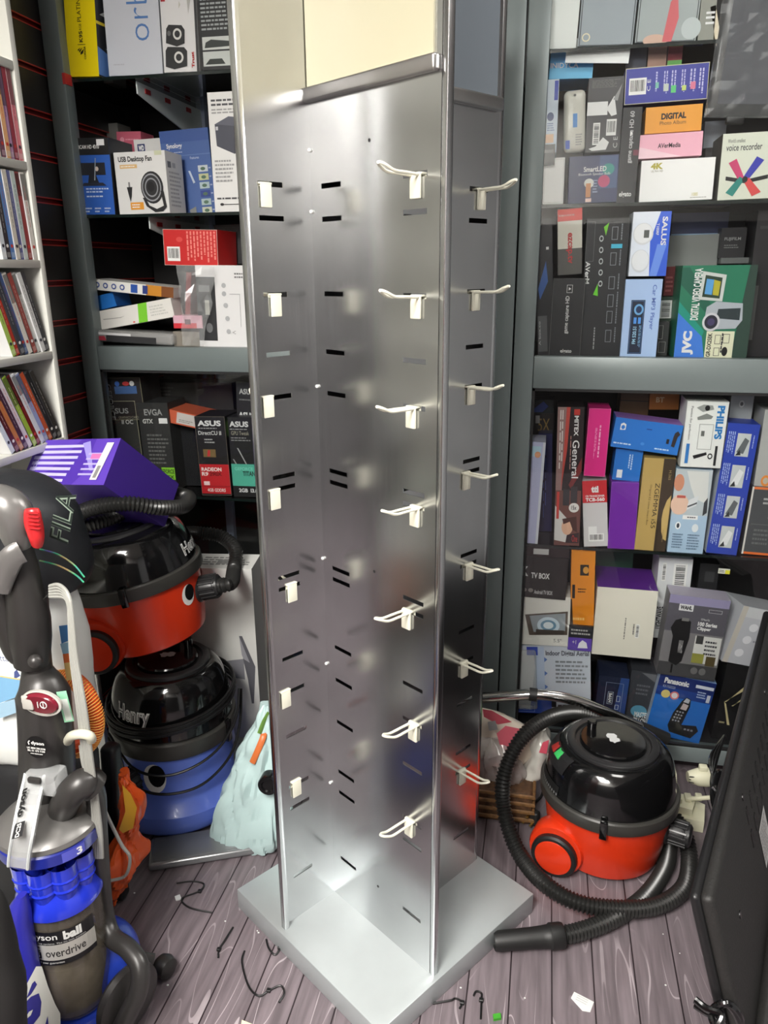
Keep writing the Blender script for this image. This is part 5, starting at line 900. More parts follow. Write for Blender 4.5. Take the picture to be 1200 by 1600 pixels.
for k, px in enumerate(([(62, 858), (90, 866), (115, 882), (132, 902)], [(62, 876), (92, 884), (118, 898), (131, 910)])):
    mb = MB(I); mb.tube(arc(px, YB2-.1), .0016, PIP, 6); o = mb.build('piping', b); o['label'] = 'iridescent piping'
mb = MB(I); px = [(82, 852), (80, 842), (98, 832), (96, 846)]
T = frame((onY(100, 782, YB2)-onY(88, 852, YB2)).normalized(), (onY(78, 800, YB2)-onY(104, 800, YB2)).normalized(), V((0, -1, 0)), onY(106, 850, YB2-.104))
T = frame(T.col[0].xyz, (T.col[1].xyz-T.col[0].xyz*T.col[1].xyz.dot(T.col[0].xyz)).normalized(), V((0, -1, 0)), T.translation)
vs, fs, ar = text_geo('FILA', .02); Lw = (onY(100, 782, YB2)-onY(88, 852, YB2)).length; Hh = .036
mb.add([(x*Lw, y*Hh, 0) for x, y in vs], fs, mat((150, 166, 150), .3, .3), T)
vs, fs, ar = text_geo('FILA', -.012)
mb.add([(x*Lw, y*Hh, .0008) for x, y in vs], fs, mat((36, 44, 40), .4), T); o = mb.build('lettering', b); o['label'] = 'outlined pale letters'
mb = MB(I); mb.tube(arc([(2, 800), (20, 790), (34, 800), (30, 830)], YB2-.1), .007, BK, 8, flat=.5); mb.build('strap', bp)
# ---- purple box
n = (-(.112*RT-.134*UP+.26*FW)).normalized()
qbox('appliance_box', 'purple box with pale stripes and a barcode tilted on the backpack and hose', [(50, 690), (180, 683), (171, 760), (43, 755)], (92, 62, 176), [('g', [(.1, .0), (.3, .35), (.55, 1), (.72, 1), (.7, .2), (.62, 0)], (76, 46, 160))]+[('g', [(.04, .08+.12*k), (.5+.02*k, .06+.125*k), (.5+.02*k, .12+.125*k), (.04, .15+.12*k)], (190, 184, 230)) for k in range(7)]+[('g', [(.58, .9), (.78, .3), (.82, .3), (.66, .95)], (150, 140, 215))]+[('r', .66+.01*k, .2+.11*k, .86, .24+.11*k, (176, 166, 222)) for k in range(5)]+[('r', .74, .55, .86, .66, (220, 110, 170)), ('g', [(.82, .1), (.9, .1), (.95, .9), (.87, .9)], (226, 224, 216)), ('g', [(.845, .14), (.885, .14), (.9, .4), (.86, .4)], (130, 130, 130)), ('t', 'ROKU', .08, .3, .12, .62, (200, 196, 235), 90)], p0=onD(110, 722, 1.83), n=n, d=.235, fc={'r': (58, 32, 128), 'b': (66, 44, 132)})
# ---- orange ribbed hose coil
oh, I = root('hose_coil', 'coil of orange and yellow ribbed hose behind the upright vacuum', 'hose', onY(106, 1180, 1.17))
mb = MB(I); OR, YL = mat((226, 84, 30), .4), mat((232, 160, 70), .4)
c0 = onY(106, 1116, 1.17)
for rr, m_ in ((.068, OR),):
    pts = [c0+V((rr*cos(a)*.85, .012*sin(a*.5), rr*sin(a)*1.15)) for a in [2*pi*i/60 for i in range(61)]]
    if m_ is OR: mb.tube(pts, .017, OR, 10, False)
for i in range(96):
    a = 2*pi*i/96; c = c0+V((.068*cos(a)*.85, 0, .068*sin(a)*1.15)); u = V((cos(a)*.85, 0, sin(a)*1.15)).normalized()
    mb.tube([c+u*(.0185*cos(b_))+V((0, -1, 0))*(.0185*sin(b_)) for b_ in (-.6, 0, .5, 1., 1.5)], .0014, YL, 5)
mb.build('ribbed_tube', oh)
# ---- black case and orange bag on the floor
bc = quad_frame([(150, 1166), (176, 1176), (190, 1330), (166, 1330)], 1.32)[0]
mb = MB(); q, w, h = quad_frame([(150, 1166), (176, 1176), (188, 1330), (166, 1330)], 1.32); zf = (q @ V((0, 0, 0))).z
mb.rbox((-w/2, 0, -zf/q.col[2].z+.004), (w/2, .04, h), mat((26, 27, 30), .45), .012, 3); o = mb.build('black_case'); o.matrix_world = q; tag(o, 'tall black case between the upright vacuum and the blue tub vacuum', 'case')
ob, I = root('carrier_bag', 'orange and yellow carrier bag crumpled beside the upright vacuum', 'bag', onZ(195, 1385, 0))
mb = MB(I); loft(mb, [(1206, 188, 196, 1.30, .01), (1240, 186, 220, 1.29, .03), (1275, 186, 228, 1.29, .035), (1312, 178, 214, 1.285, .04), (1345, 174, 224, 1.28, .05), (1370, 172, 208, 1.285, .05), (1408, 172, 184, 1.32, .03)], mat((226, 92, 36), .35), amp=.013, ns=26, seed=5., fold=1.1, steps=8, vz=.6); b = mb.build('bag_body', ob)
mb = MB(I); pix_poly(mb, [(191, 1226), (204, 1240), (214, 1262), (208, 1294), (192, 1302), (186, 1296), (196, 1268)], 1.238, mat((226, 168, 40), .4)); mb.build('yellow_panel', b)
# ---- blue bag with white script
b2, I = root('carrier_bag', 'deep blue carrier bag with a white flourish at the foot of the upright vacuum', 'bag', onZ(40, 1640, 0))
mb = MB(I); loft(mb, [(1398, 26, 42, .95, .012), (1420, 12, 45, .95, .018), (1470, 2, 50, .95, .022), (1540, -8, 66, .945, .026), (1620, -14, 90, .94, .03), (1760, -24, 110, .94, .035), (1860, -20, 110, .94, .035)], mat((44, 44, 150), .32), amp=.006, seed=2.2, fold=.4); b = mb.build('bag_body', b2)
mb = MB(I); W_, B_ = mat((226, 228, 220), .4), mat((40, 40, 140), .35)
cv = lambda L: [(x/7.27, 1380+y/7.27) for x, y in L]
pix_poly(mb, cv([(275, 1200), (410, 945), (475, 945), (545, 1170), (625, 1370), (685, 1480), (690, 1700), (290, 1700), (285, 1400)]), .9, W_)
pix_poly(mb, cv([(300, 1310), (365, 1140), (395, 1110), (420, 1150), (352, 1262)]), .8995, B_)
pix_poly(mb, cv([(285, 1360), (350, 1290), (440, 1250), (470, 1350), (455, 1500), (380, 1600), (285, 1640)]), .8995, B_)
pix_poly(mb, cv([(300, 1510), (330, 1460), (375, 1435), (350, 1500), (305, 1540)]), .899, W_); pix_poly(mb, cv([(490, 1700), (540, 1510), (560, 1700)]), .8995, B_)
mb.build('bag_print', b)
bk2, I = root('black_bag', 'black fabric bag at the lower left edge of the picture', 'bag', onZ(-20, 1900, 0))
mb = MB(I); loft(mb, [(1392, -70, -16, .7, .02), (1412, -90, 0, .7, .03), (1470, -110, 20, .7, .035), (1560, -120, 32, .7, .04), (1700, -130, 40, .7, .045), (1900, -130, 44, .7, .05), (2140, -110, 40, .7, .05)], mat((20, 18, 17), .8), amp=.006); mb.build('bag_body', bk2)

# ---- UPRIGHT VACUUM
YD = 1.04
D = lambda x, y, dy=0.: onY(x, y, YD+dy)
axb = D(122, 1540); AX = V((axb.x, YD, 0))
up, I = root('upright_vacuum', 'grey and blue upright vacuum with a clear dust bin standing on the left', 'vacuum cleaner', AX)
GR1, GR2, GR3 = mat((112, 110, 108), .32, .35), mat((54, 52, 51), .36, .2), mat((38, 36, 35), .4)
BLU = mat((34, 52, 190), .22, coat=.5)
ZB0, ZB1, ZL = D(120, 1548).z, D(100, 1392).z, D(75, 1285).z
CX = AX.x-.004
A_ = M.Translation(V((CX, YD, 0)))
mb = MB(I @ A_); mb.lathe([(.0, ZB0), (.066, ZB0), (.07, ZB0+.006), (.072, ZB0+.03), (.074, ZB1)], film_mat(.5, (112, 104, 92), .12), 40); bn = mb.build('dust_bin', up); bn['label'] = 'smoky clear bin with dust inside'
mb = MB(I @ A_); mb.lathe([(0, ZB0+.004), (.064, ZB0+.004), (.066, ZB0+.09), (.062, ZB0+.12), (.045, ZB0+.135), (0, ZB0+.13)], mat((132, 122, 104), .9, noise_amt=.2, nscale=50, bump=.4), 32); mb.lathe([(.03, ZB0+.13), (.034, ZB1)], GR3, 24); mb.build('dust', bn)
mb = MB(I @ A_ @ M.Rotation(rad(-60), 4, 'Z'))
def curved(mb, r, a0, a1, z0, z1, m, n=14, sk=0.):
    vs = []; 
    for i in range(n+1):
        a = a0+(a1-a0)*i/n; s_ = sk*(i/n-.5)
        vs += [(r*cos(a), r*sin(a), z0+s_), (r*cos(a), r*sin(a), z1+s_)]
    mb.add(vs, [(2*i, 2*i+2, 2*i+3, 2*i+1) for i in range(n)], m)
def ctext(mb, s, r, a0, a1, z0, z1, m, bold=0.):
    vs, fs, ar = text_geo(s, bold); mb.add([(r*cos(a0+x*(a1-a0)), r*sin(a0+x*(a1-a0)), z0+y*(z1-z0)) for x, y in vs], fs, m)
zt = ZB1-.006; BL_, SV, WT = mat((22, 22, 24), .35), mat((196, 194, 186), .3, .3), mat((226, 226, 222), .4)
curved(mb, .0752, -.85, .85, zt-.098, zt-.02, BL_); curved(mb, .0756, -.85, .85, zt-.086, zt-.05, SV)
ctext(mb, 'dyson', .0758, -.74, -.08, zt-.042, zt-.024, WT, .01); ctext(mb, 'ball', .0758, .06, .5, zt-.042, zt-.022, WT, .05); ctext(mb, 'The cyclone. The no loss suction.', .0758, -.6, .6, zt-.0485, zt-.0445, WT)
curved(mb, .0758, -.78, -.54, zt-.082, zt-.067, BL_); ctext(mb, '25', .076, -.74, -.58, zt-.08, zt-.069, WT, .03); ctext(mb, 'DC', .0758, -.77, -.55, zt-.065, zt-.055, BL_, .03); ctext(mb, 'overdrive', .0758, -.42, .55, zt-.078, zt-.06, GR2, .01); ctext(mb, '5 year guarantee', .0758, -.6, .0, zt-.095, zt-.089, WT)
mb.build('bin_label', bn)
# cyclone pack
mb = MB(I @ A_); mb.lathe([(.075, ZB1-.004), (.079, ZB1), (.079, ZB1+.012), (.07, ZB1+.03), (.06, ZB1+.05)], BLU, 40)
for i in range(9):
    a = 2*pi*i/9; T = M.Translation(V((.052*cos(a), .052*sin(a), ZB1+.03)))
    mb.lathe([(.016, -.016), (.017, 0), (.024, .02), (.026, .05), (.027, .075)], BLU, 16, T); mb.lathe([(.0245, .02), (.0262, .024), (.0245, .028)], BLU, 16, T); mb.lathe([(.0255, .042), (.0275, .046), (.0255, .05)], BLU, 16, T)
mb.lathe([(.086, ZL-.03), (.092, ZL-.026), (.093, ZL-.004), (.09, ZL)], mat((30, 40, 130), .3, coat=.3), 48); mb.lathe([(0, ZL-.03), (.086, ZL-.03)], BLU, 40)
cy = mb.build('cyclone_pack', up)
mb = MB(I @ A_ @ M.Rotation(rad(-30), 4, 'Z')); curved(mb, .0936, -.24, .22, ZL-.024, ZL-.004, mat((80, 84, 180), .4)); ctext(mb, '3', .0938, .04, .16, ZL-.022, ZL-.007, WT, .03); mb.build('badge', cy)
mb = MB(I @ A_); mb.lathe([(.09, ZL), (.0935, ZL+.003), (.092, ZL+.012), (.082, ZL+.022), (.05, ZL+.034), (.0, ZL+.038)], GR1, 48); ld = mb.build('lid', cy)
# clear carry handle over the lid
hp = [D(57, 1196, -.0), D(52, 1222, -.03), D(44, 1258, -.07), D(36, 1300, -.1), D(30, 1335, -.102), D(28, 1356, -.1)]
hp = catmull(hp, 6)
mb = MB(I); CLR = film_mat(.34, (220, 222, 222), .06)
sx = .019; vs = []
for p in hp: vs += [p+V((-sx, 0, 0)), p+V((sx, 0, 0)), p+V((sx, .006, -.007)), p+V((-sx, .006, -.007))]
fs = []
for i in range(len(hp)-1):
    for k in range(4): fs.append((4*i+k, 4*i+(k+1) % 4, 4*i+4+(k+1) % 4, 4*i+4+k))
mb.add(vs, fs, CLR, None, True)
for sgn in (-1, 1): mb.tube([p+V((sgn*sx, 0, 0)) for p in hp], .0028, mat((196, 200, 200), .15), 6)
mb.build('carry_handle', cy)
mb = MB(I)      # lettering on the handle
i0, i1 = 6, 18; a, b = hp[i0], hp[i1]
xd = (a-b).normalized(); zd = V((0, -1, 0)); zd = (zd-xd*zd.dot(xd)).normalized(); yd = zd.cross(xd)
T = frame(xd, yd, zd, b-yd*.0+zd*.004)
vs, fs, ar = text_geo('dyson', .04); mb.add([(.022+x*.05, y*.02-.009, .009) for x, y in vs], fs, mat((20, 20, 22), .4), T)
mb.add([(-.012, -.012, .006), (.014, -.012, .006), (.014, .012, .006), (-.012, .012, .006)], [(0, 1, 2, 3)], mat((40, 40, 42), .4), T)
vs, fs, ar = text_geo('DC25', .02); mb.add([(-.011+x*.023, y*.01-.005, .0066) for x, y in vs], fs, WT, T); mb.build('lettering', cy)
mb = MB(I); q = D(60, 1216, -.03); mb.rbox((q.x-.022, q.y-.01, q.z-.03), (q.x+.04, q.y+.03, q.z+.014), CLR, .006, 2); mb.rbox((q.x-.012, q.y-.016, q.z-.002), (q.x+.014, q.y-.006, q.z+.01), GR2, .004, 2); mb.build('release_catch', cy)
# main column
cp = [D(74, 1250, .06), D(74, 1200, .035), D(73, 1160, .02), D(70, 1110, .01), D(66, 1075, .012), D(58, 1045, .02), D(54, 1000, .02), D(52, 960, .02), D(50, 930, .02)]
mb = MB(I); mb.tube(catmull(cp, 4), [.052+(.046-.052)*min(1, i/12) if i <= 15 else max(.026, .046-.02*(i-15)/5) for i in range(len(cp)*4-3)], GR2, 22); sp = mb.build('spine', up)
mb = MB(I); mb.tube(catmull([D(50, 1035, .014), D(47, 1005, .012), D(44, 960, .012), D(38, 920, .012), D(34, 880, .012), D(28, 850, .012)], 5), [.030, .031, .032, .033, .034, .035, .036, .036, .036, .036, .035, .034, .033, .032, .031, .030, .029, .028, .027, .026, .025, .024, .023, .022, .021, .02], GR3, 20); wd_ = mb.build('wand', up)
mb = MB(I); mb.tube(catmull([D(44, 1030, .0), D(24, 1020, -.004), D(10, 985, -.004), D(-2, 940, -.004), D(-16, 880, -.004)], 5), .019, GR3, 14, flat=.7); mb.sphere(D(55, 1033, -.022), .012, GR2, 10); mb.build('wand_fork', up)
mb = MB(I); mb.tube(catmull([D(30, 852, .0), D(26, 830, -.005), D(22, 806, -.01), D(10, 790, -.012), D(-10, 784, -.012), D(-40, 800, -.01)], 6), [.02+.012*sin(pi*i/30) for i in range(31)], GR1, 16); hd = mb.build('handle', up)
mb = MB(I); mb.tube(catmull([D(50, 795, -.02), D(52, 815, -.022), D(56, 835, -.02), D(58, 852, -.012)], 5), [.011, .0125, .0135, .014, .0145, .015, .015, .015, .0145, .014, .0135, .013, .012, .011, .01, .009], mat((200, 36, 40), .35), 14, flat=.8)
for k in range(5): q = D(51+k*.7, 802+6*k, -.035); mb.rbox((q.x-.01, q.y-.002, q.z-.0012), (q.x+.01, q.y+.004, q.z+.0012), mat((170, 24, 30), .4), .001, 1)
o = mb.build('trigger', hd); o['label'] = 'ribbed red trigger'
mb = MB(I); pts = [D(34, 862, -.02), D(18, 872, -.03), D(4, 900, -.03), D(-4, 922, -.03)]; mb.tube(catmull(pts, 5), .02, GR1, 12, flat=.45); mb.build('trigger_guard', hd)
# power switch, sticker, eco label, cable hook
q = D(66, 1098, -.036); mb = MB(I @ M.Translation(q) @ M.Rotation(rad(12), 4, 'X')); MRN = mat((110, 18, 36), .2, coat=.6)
mb.lathe([(0, -.012), (.03, -.012), (.0335, -.006), (.033, .004), (.03, .008), (0, .009)], MRN, 32, M.Rotation(pi/2, 4, 'X') @ M.Diagonal((1, .62, .8, 1))); o = mb.build('power_switch', sp); o['label'] = 'maroon power switch in a grey rim'
mb = MB(I @ M.Translation(q)); mb.lathe([(.0335, -.004), (.038, -.002), (.038, .003), (.034, .004)], SV, 32, M.Rotation(pi/2, 4, 'X') @ M.Diagonal((1, .64, 1, 1))); mb.rbox((-.034, -.0085, -.012), (-.013, -.0035, .014), SV, .003, 2); mb.tube([V((.009+.006*cos(a), -.0095, .002+.006*sin(a))) for a in [2*pi*i/16 for i in range(17)]], .0008, WT, 5); mb.box((.0085, -.0105, -.003), (.0095, -.009, .007), WT); mb.box((-.002, -.0105, -.004), (-.001, -.009, .007), WT); mb.build('switch_rim', sp)
q = D(57, 1167, -.035); T = frame(V((1, 0, 0)), V((0, .1, 1)).normalized(), V((0, -1, .1)).normalized(), q)
mb = MB(I @ T); mb.poly([(.0205*cos(2*pi*i/32), .0205*sin(2*pi*i/32)) for i in range(32)], mat((14, 14, 15), .4), None, 0, .001)
for s_, x0, y0, x1, y1 in (('dyson', -.009, .003, .016, .011), ('UK 0800 298 0298', -.018, -.004, .018, -.0005), ('IRL 01 475 7109', -.017, -.009, .017, -.0055), ('www.dyson.com', -.012, -.0145, .012, -.011)):
    vs, fs, ar = text_geo(s_, .02); mb.add([(x0+x*(x1-x0), y0+y*(y1-y0), .0014) for x, y in vs], fs, WT)
mb.tube([V((-.013, .004, .0014)), V((-.0145, .008, .0014)), V((-.012, .011, .0014))], .0011, WT, 5); mb.build('sticker', sp)
q = D(102, 1104, .0); T = frame(V((.8, .6, -.1)).normalized(), V((-.12, .0, 1)).normalized(), V((.6, -.8, .05)).normalized(), q)
mb = MB(I @ T); mb.poly([(-.008, -.03), (.008, -.03), (.008, .03), (-.008, .03)], mat((150, 214, 176), .4), None, 0, .0008); mb.poly([(-.005, -.027), (.006, -.027), (.006, .015), (-.005, .015)], mat((226, 234, 226), .4), None, .0008, .0003); mb.build('eco_label', sp)
BEI = mat((196, 194, 176), .4)
mb = MB(I); mb.tube(catmull([D(106, 1158, .01), D(112, 1150, -.02), D(128, 1147, -.03), D(140, 1150, -.028), D(143, 1156, -.02)], 5), .0085, BEI, 12); mb.build('cable_hook', sp)
for k in range(5):
    o_ = 6*k
    top_ = [D(78, 916+4*k, .02), D(92+o_*.4, 914+5*k, .01), D(106+o_*.1, 928+6*k, -.005), D(113-o_*.2, 960, -.012), D(120-o_*.35, 1030, -.016), D(134-o_*.5, 1110, -.02), D(144-o_*.5, 1190, -.012), D(152-o_*.35, 1250, -.0), D(158-o_*.5, 1300, .01), D(160-o_*.6, 1340, .02)]
    mb = MB(I); mb.tube(catmull(top_, 7), .0034, mat((150, 150, 144), .45), 8); mb.build('power_cord', up)
mb = MB(I); mb.tube(catmull([D(126, 1165, -.0), D(132, 1200, .0), D(150, 1235, .01), D(170, 1280, .06), D(190, 1320, .08), D(203, 1340, .1), D(196, 1368, .12), D(172, 1376, .1)], 8), .0034, mat((150, 150, 144), .45), 8); mb.build('power_cord', up)
# suction tube
tp = [D(96, 1272, .01), D(104, 1250, -.02), D(122, 1228, -.02), D(140, 1224, .0), D(150, 1245, .02), D(152, 1290, .03), D(156, 1350, .04), D(162, 1420, .05), D(174, 1462, .03), D(200, 1482, .01), D(218, 1510, -.01), D(216, 1548, -.03), D(198, 1588, -.05), D(180, 1625, -.06)]
mb = MB(I); mb.tube(catmull(tp, 6), [.026]*13+[.0265, .027, .027, .026, .024, .022, .020]+[.0185]*59, GR2, 18); st = mb.build('suction_tube', up)
mb = MB(I); mb.tube([tp[3]+V((-.01, -.0, .004)), tp[3], tp[3]+V((.006, .004, -.01))], [.028, .0295, .028], GR3, 20); mb.build('collar', st)
# ball, shell, wheel
bz = .086; bx = CX+.012
mb = MB(I); mb.sphere((bx, YD+.06, bz), .086, mat((40, 66, 176), .3, coat=.3), 24, (1, 1, 1)); mb.build('ball', up)
mb = MB(I @ A_); mb.lathe([(.0, .006), (.085, .006), (.1, .02), (.098, .05), (.08, ZB0-.004), (0, ZB0-.004)], mat((40, 66, 176), .3, coat=.3), 40); mb.build('base_shroud', up)
q = D(190, 1568, .0); mb = MB(I @ M.Translation(V((bx+.095, YD+.0, bz-.01))) @ M.Rotation(rad(90), 4, 'Y') @ M.Rotation(rad(20), 4, 'X')); mb.lathe([(0, -.004), (.066, -.004), (.072, .004), (.07, .016), (.052, .026), (0, .03)], GR2, 36); mb.build('ball_cover', up)
w0 = onZ(257, 1510, .026); mb = MB(I); mb.lathe([(0, -.02), (.014, -.02), (.022, -.013), (.026, 0), (.022, .014), (.012, .021), (0, .022)], GR3, 24, M.Translation(w0) @ M.Rotation(rad(70), 4, 'Z') @ M.Rotation(pi/2, 4, 'X') @ M.Rotation(.0, 4, 'Z')); mb.build('support_wheel', up)
mb = MB(I); mb.tube(catmull([V((bx+.1, YD+.06, .07)), w0+V((-.05, -.03, .04)), w0+V((-.02, -.01, .02))], 5), .016, GR2, 10, flat=.5); mb.build('wheel_arm', up)
mb = MB(I); mb.rbox((bx-.16, YD-.23, .004), (bx+.12, YD-.09, .06), GR2, .02, 4); mb.build('cleaner_head', up)
# ================================================================== FLOOR THINGS, SCREEN ON THE FLOOR
# tall pale box behind the stack
a = onZ(392, 1212, 0)
T = M.Translation(V((-.80, 1.95, 0))) @ M.Rotation(rad(8), 4, 'Z')
mb = MB(); w, d, h = .23, .12, .635
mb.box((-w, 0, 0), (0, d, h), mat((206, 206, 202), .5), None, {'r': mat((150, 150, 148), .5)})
F = frame(V((1, 0, 0)), V((0, 0, 1)), V((0, -1, 0)), V((-w, 0, 0)))
decals(mb, F, w, h, [('g', [(.45, .52), (.82, .54), (.82, .43), (.45, .45)], (128, 128, 134)), ('g', [(.78, .66), (.82, .66), (.97, .5), (.92, .3), (.89, .3), (.86, .43), (.82, .52)], (92, 92, 98)), ('g', [(.78, .66), (.8, .56), (.82, .54), (.9, .52)], (150, 150, 156))])
decals(mb, frame(V((1, 0, 0)), V((0, 1, 0)), V((0, 0, 1)), V((-w, 0, h))), w, d, [('r', .5, .3, .7, .6, (140, 140, 138)), ('n', .3, .2, .95, .8, 4, (120, 120, 118))])
o = mb.build('appliance_box'); o.matrix_world = T; tag(o, 'tall pale grey box with a printed dark arrow standing behind the stacked vacuums', 'box')
# small dark box beside blue vacuum
q, w, h = quad_frame([(372, 1160), (398, 1166), (384, 1232), (356, 1227)], 1.735)
zf = q.translation.z/q.col[2].z
mb = MB(); mb.rbox((-w/2, 0, -zf+.01), (w/2, .03, h), mat((64, 66, 66), .4), .004, 2); mb.box((-w/2+.004, -.0006, h*.38), (w/2-.012, 0, h*.44), mat((214, 214, 210), .4))
o = mb.build('charger_box'); o.matrix_world = q; tag(o, 'small dark grey box with a pale stripe between blue vacuum and teal bag', 'box')
# silver flat slab
e0, e1 = onZ(232, 1366, .0), onZ(432, 1333, .0); xd = (e1-e0).normalized(); yd = V((0, 0, 1)).cross(xd)
T = frame(xd, yd, V((0, 0, 1)), e0); Ls = (e1-e0).length
sl = thing('media_player', 'flat silver grey media player on the floor under the teal bag', 'media player', e0); sl.matrix_world = T
mb = MB(); mb.rbox((0, 0, .003), (Ls, .105, .026), mat((150, 152, 154), .25, .6), .009, 4); mb.build('casing', sl)
mb = MB(); mb.rbox((.012, .01, .0255), (Ls-.012, .098, .0272), mat((128, 130, 132), .3, .4), .001, 2); mb.build('top_plate', sl)
for xx in (.02, Ls-.02):
    mb = MB(); mb.cyl((xx, .05, 0), (xx, .05, .004), .01, RUB, 12); mb.build('foot', sl)
# teal bag
tb, I = root('carrier_bag', 'pale teal carrier bag slumped between the blue vacuum and the steel stand', 'bag', V((-.68, 1.62, .028)))
mb = MB(I); loft(mb, [(1098, 408, 430, 1.63, .02), (1130, 394, 440, 1.62, .035), (1172, 372, 447, 1.61, .045), (1222, 350, 452, 1.59, .052), (1268, 335, 455, 1.58, .054), (1302, 330, 452, 1.575, .05), (1322, 342, 440, 1.57, .04)], mat((184, 208, 207), .3), n=64, amp=.011, ns=17, seed=4.4, fold=1., steps=9, vz=.28); b = mb.build('bag_body', tb)
mb = MB(I); q = onY(418, 1228, 1.53); mb.lathe([(0, 0), (.013, 0), (.016, .004), (.024, .004), (.026, 0), (.026, -.03)], mat((16, 16, 17), .2), 24, M.Translation(q) @ M.Rotation(pi/2, 4, 'X')); mb.build('black_spout', tb)
mb = MB(I); mb.tube(catmull([onY(394, 1192, 1.558), onY(403, 1172, 1.564), onY(411, 1152, 1.578), onY(413, 1142, 1.594)], 5), .008, mat((206, 110, 56), .4), 8, flat=.3); mb.build('orange_strip', tb)
mb = MB(I); mb.tube(catmull([onY(406, 1146, 1.58), onY(413, 1128, 1.596), onY(421, 1114, 1.612)], 5), .011, mat((110, 150, 70), .4), 8, flat=.3); mb.build('green_strip', tb)
# wicker basket with wrapped packets
wk = thing('wicker_basket', 'brown wicker basket on the floor between the steel stand and the red vacuum', 'basket', (-.03, 1.86, 0)); I = M.Translation(-V((-.03, 1.86, 0)))
WK = mat((84, 58, 36), .7, noise_amt=.45, nscale=60, bump=.9)
mb = MB(I); mb.rbox((-.12, 1.79, 0), (.035, 1.95, .1), WK, .012, 3); mb.build('basket_body', wk)
for z in (.02, .045, .07, .095):
    mb = MB(I); mb.tube([(-.122, 1.952, z), (-.122, 1.788, z), (.037, 1.788, z), (.037, 1.952, z)], .006, mat((120, 86, 50), .6, noise_amt=.3, nscale=90), 8); mb.build('wicker_band', wk)
def crumple(name, label, lv, m, seed, cat='packet', amp=.012):
    c = onY((lv[-1][1]+lv[-1][2])/2, lv[-1][0], lv[-1][3]); t, I = root(name, label, cat, c)
    mb = MB(I); loft(mb, lv, m, n=40, amp=amp, ns=16, seed=seed, fold=.9, steps=6); return t, I, mb.build('wrap', t)
t, I, b = crumple('wrapped_packet', 'red and white printed packet in clear wrap behind the steel stand', [(1108, 742, 758, 1.91, .012), (1122, 738, 800, 1.905, .025), (1148, 738, 838, 1.9, .035), (1176, 738, 838, 1.895, .035), (1196, 745, 815, 1.89, .02)], mat((216, 206, 190), .25, coat=.6), 1.5, amp=.007)
mb = MB(I)
pix_poly(mb, [(754, 1108), (768, 1110), (800, 1128), (778, 1132), (756, 1120)], 1.862, mat((206, 84, 100), .3)); pix_poly(mb, [(790, 1134), (828, 1142), (820, 1160), (806, 1182), (782, 1168), (776, 1146)], 1.86, mat((226, 110, 126), .3)); pix_poly(mb, [(762, 1128), (774, 1126), (778, 1140), (764, 1142)], 1.86, mat((150, 150, 150), .3)); mb.build('print', b)
t, I, b = crumple('wrapped_packet', 'crinkled clear packet with brown contents heaped on the wicker basket', [(1152, 744, 790, 1.875, .02), (1175, 738, 812, 1.87, .04), (1205, 736, 826, 1.865, .045), (1235, 738, 820, 1.86, .04), (1252, 742, 800, 1.86, .03)], film_mat(.5, (206, 200, 198), .08), 7.7, amp=.016)
mb = MB(I); loft(mb, [(1168, 748, 790, 1.88, .012), (1200, 742, 815, 1.875, .026), (1236, 744, 806, 1.87, .025), (1250, 748, 796, 1.87, .02)], mat((104, 62, 50), .6), n=30, amp=.008, ns=20); mb.build('contents', t)
t, I, b = crumple('wrapped_packet', 'small white and red packet tucked under the arch of the vacuum hose', [(1138, 838, 858, 1.90, .015), (1156, 826, 866, 1.895, .03), (1180, 824, 858, 1.89, .03), (1206, 812, 850, 1.885, .03), (1226, 802, 824, 1.88, .015)], mat((206, 204, 196), .2, coat=.8), 9.1, amp=.01)
mb = MB(I); pix_poly(mb, [(848, 1160), (858, 1156), (854, 1178), (842, 1176)], 1.855, mat((220, 90, 110), .3)); mb.build('print', b)
# mains plug
pl = onZ(826, 1290, 0); t, I = root('mains_plug', 'black mains plug with brass pins on the floor beside the red vacuum', 'plug', pl)
R_ = M.Translation(pl) @ M.Rotation(rad(-25), 4, 'Z')
mb = MB(I @ R_); mb.rbox((-.024, .0, .002), (.024, .022, .046), RUB, .006, 3); mb.build('body', t)
for dx, z in ((-.011, .014), (.011, .014), (0, .036)):
    mb = MB(I @ R_); mb.rbox((dx-.0035, -.017, z-.002), (dx+.0035, .001, z+.002), mat((214, 190, 120), .25, 1.), .0008, 1); mb.build('pin', t)
mb = MB(I); mb.tube(catmull([pl+V((.0, .03, .02)), pl+V((.0, .07, .01)), pl+V((.03, .12, .004)), pl+V((.04, .17, .004))], 6), .0038, RUB, 8); mb.build('cord', t)
# cream toy pieces
CRM = mat((206, 204, 178), .5)
c = onZ(1096, 1262, .0); c = V((c.x-.0, 1.965, 0)); 
t, I = root('toy_piece', 'cream plastic wedge of toy parts on the floor right of the red vacuum', 'toy part', V((.43, 1.90, 0)))
B = M.Translation(V((.43, 1.90, 0)))
mb = MB(I @ B); mb.poly([(-.075, -.03), (.06, -.045), (.075, .03), (.03, .06), (-.05, .04)], CRM, None, .0, .035); mb.poly([(-.06, -.01), (.03, -.03), (.05, .03), (-.02, .04)], CRM, None, .035, .022); mb.build('hull', t)
mb = MB(I @ B)
for k in range(4): mb.rbox((-.04+.028*k, -.02+.01*k, .057), (-.022+.028*k, .03, .068+.004*(k % 2)), CRM, .003, 2)
mb.build('deck_block', t); mb = MB(I @ B); mb.cyl((.02, .01, .06), (.09, -.02, .1), .006, CRM, 12); mb.cyl((-.05, .01, .04), (-.02, .04, .085), .008, CRM, 12); mb.build('strut', t)
t, I = root('toy_piece', 'cream plastic capsule with slots resting on the wedge of toy parts', 'toy part', onY(1095, 1226, 1.95))
q = onY(1094, 1214, 1.93)
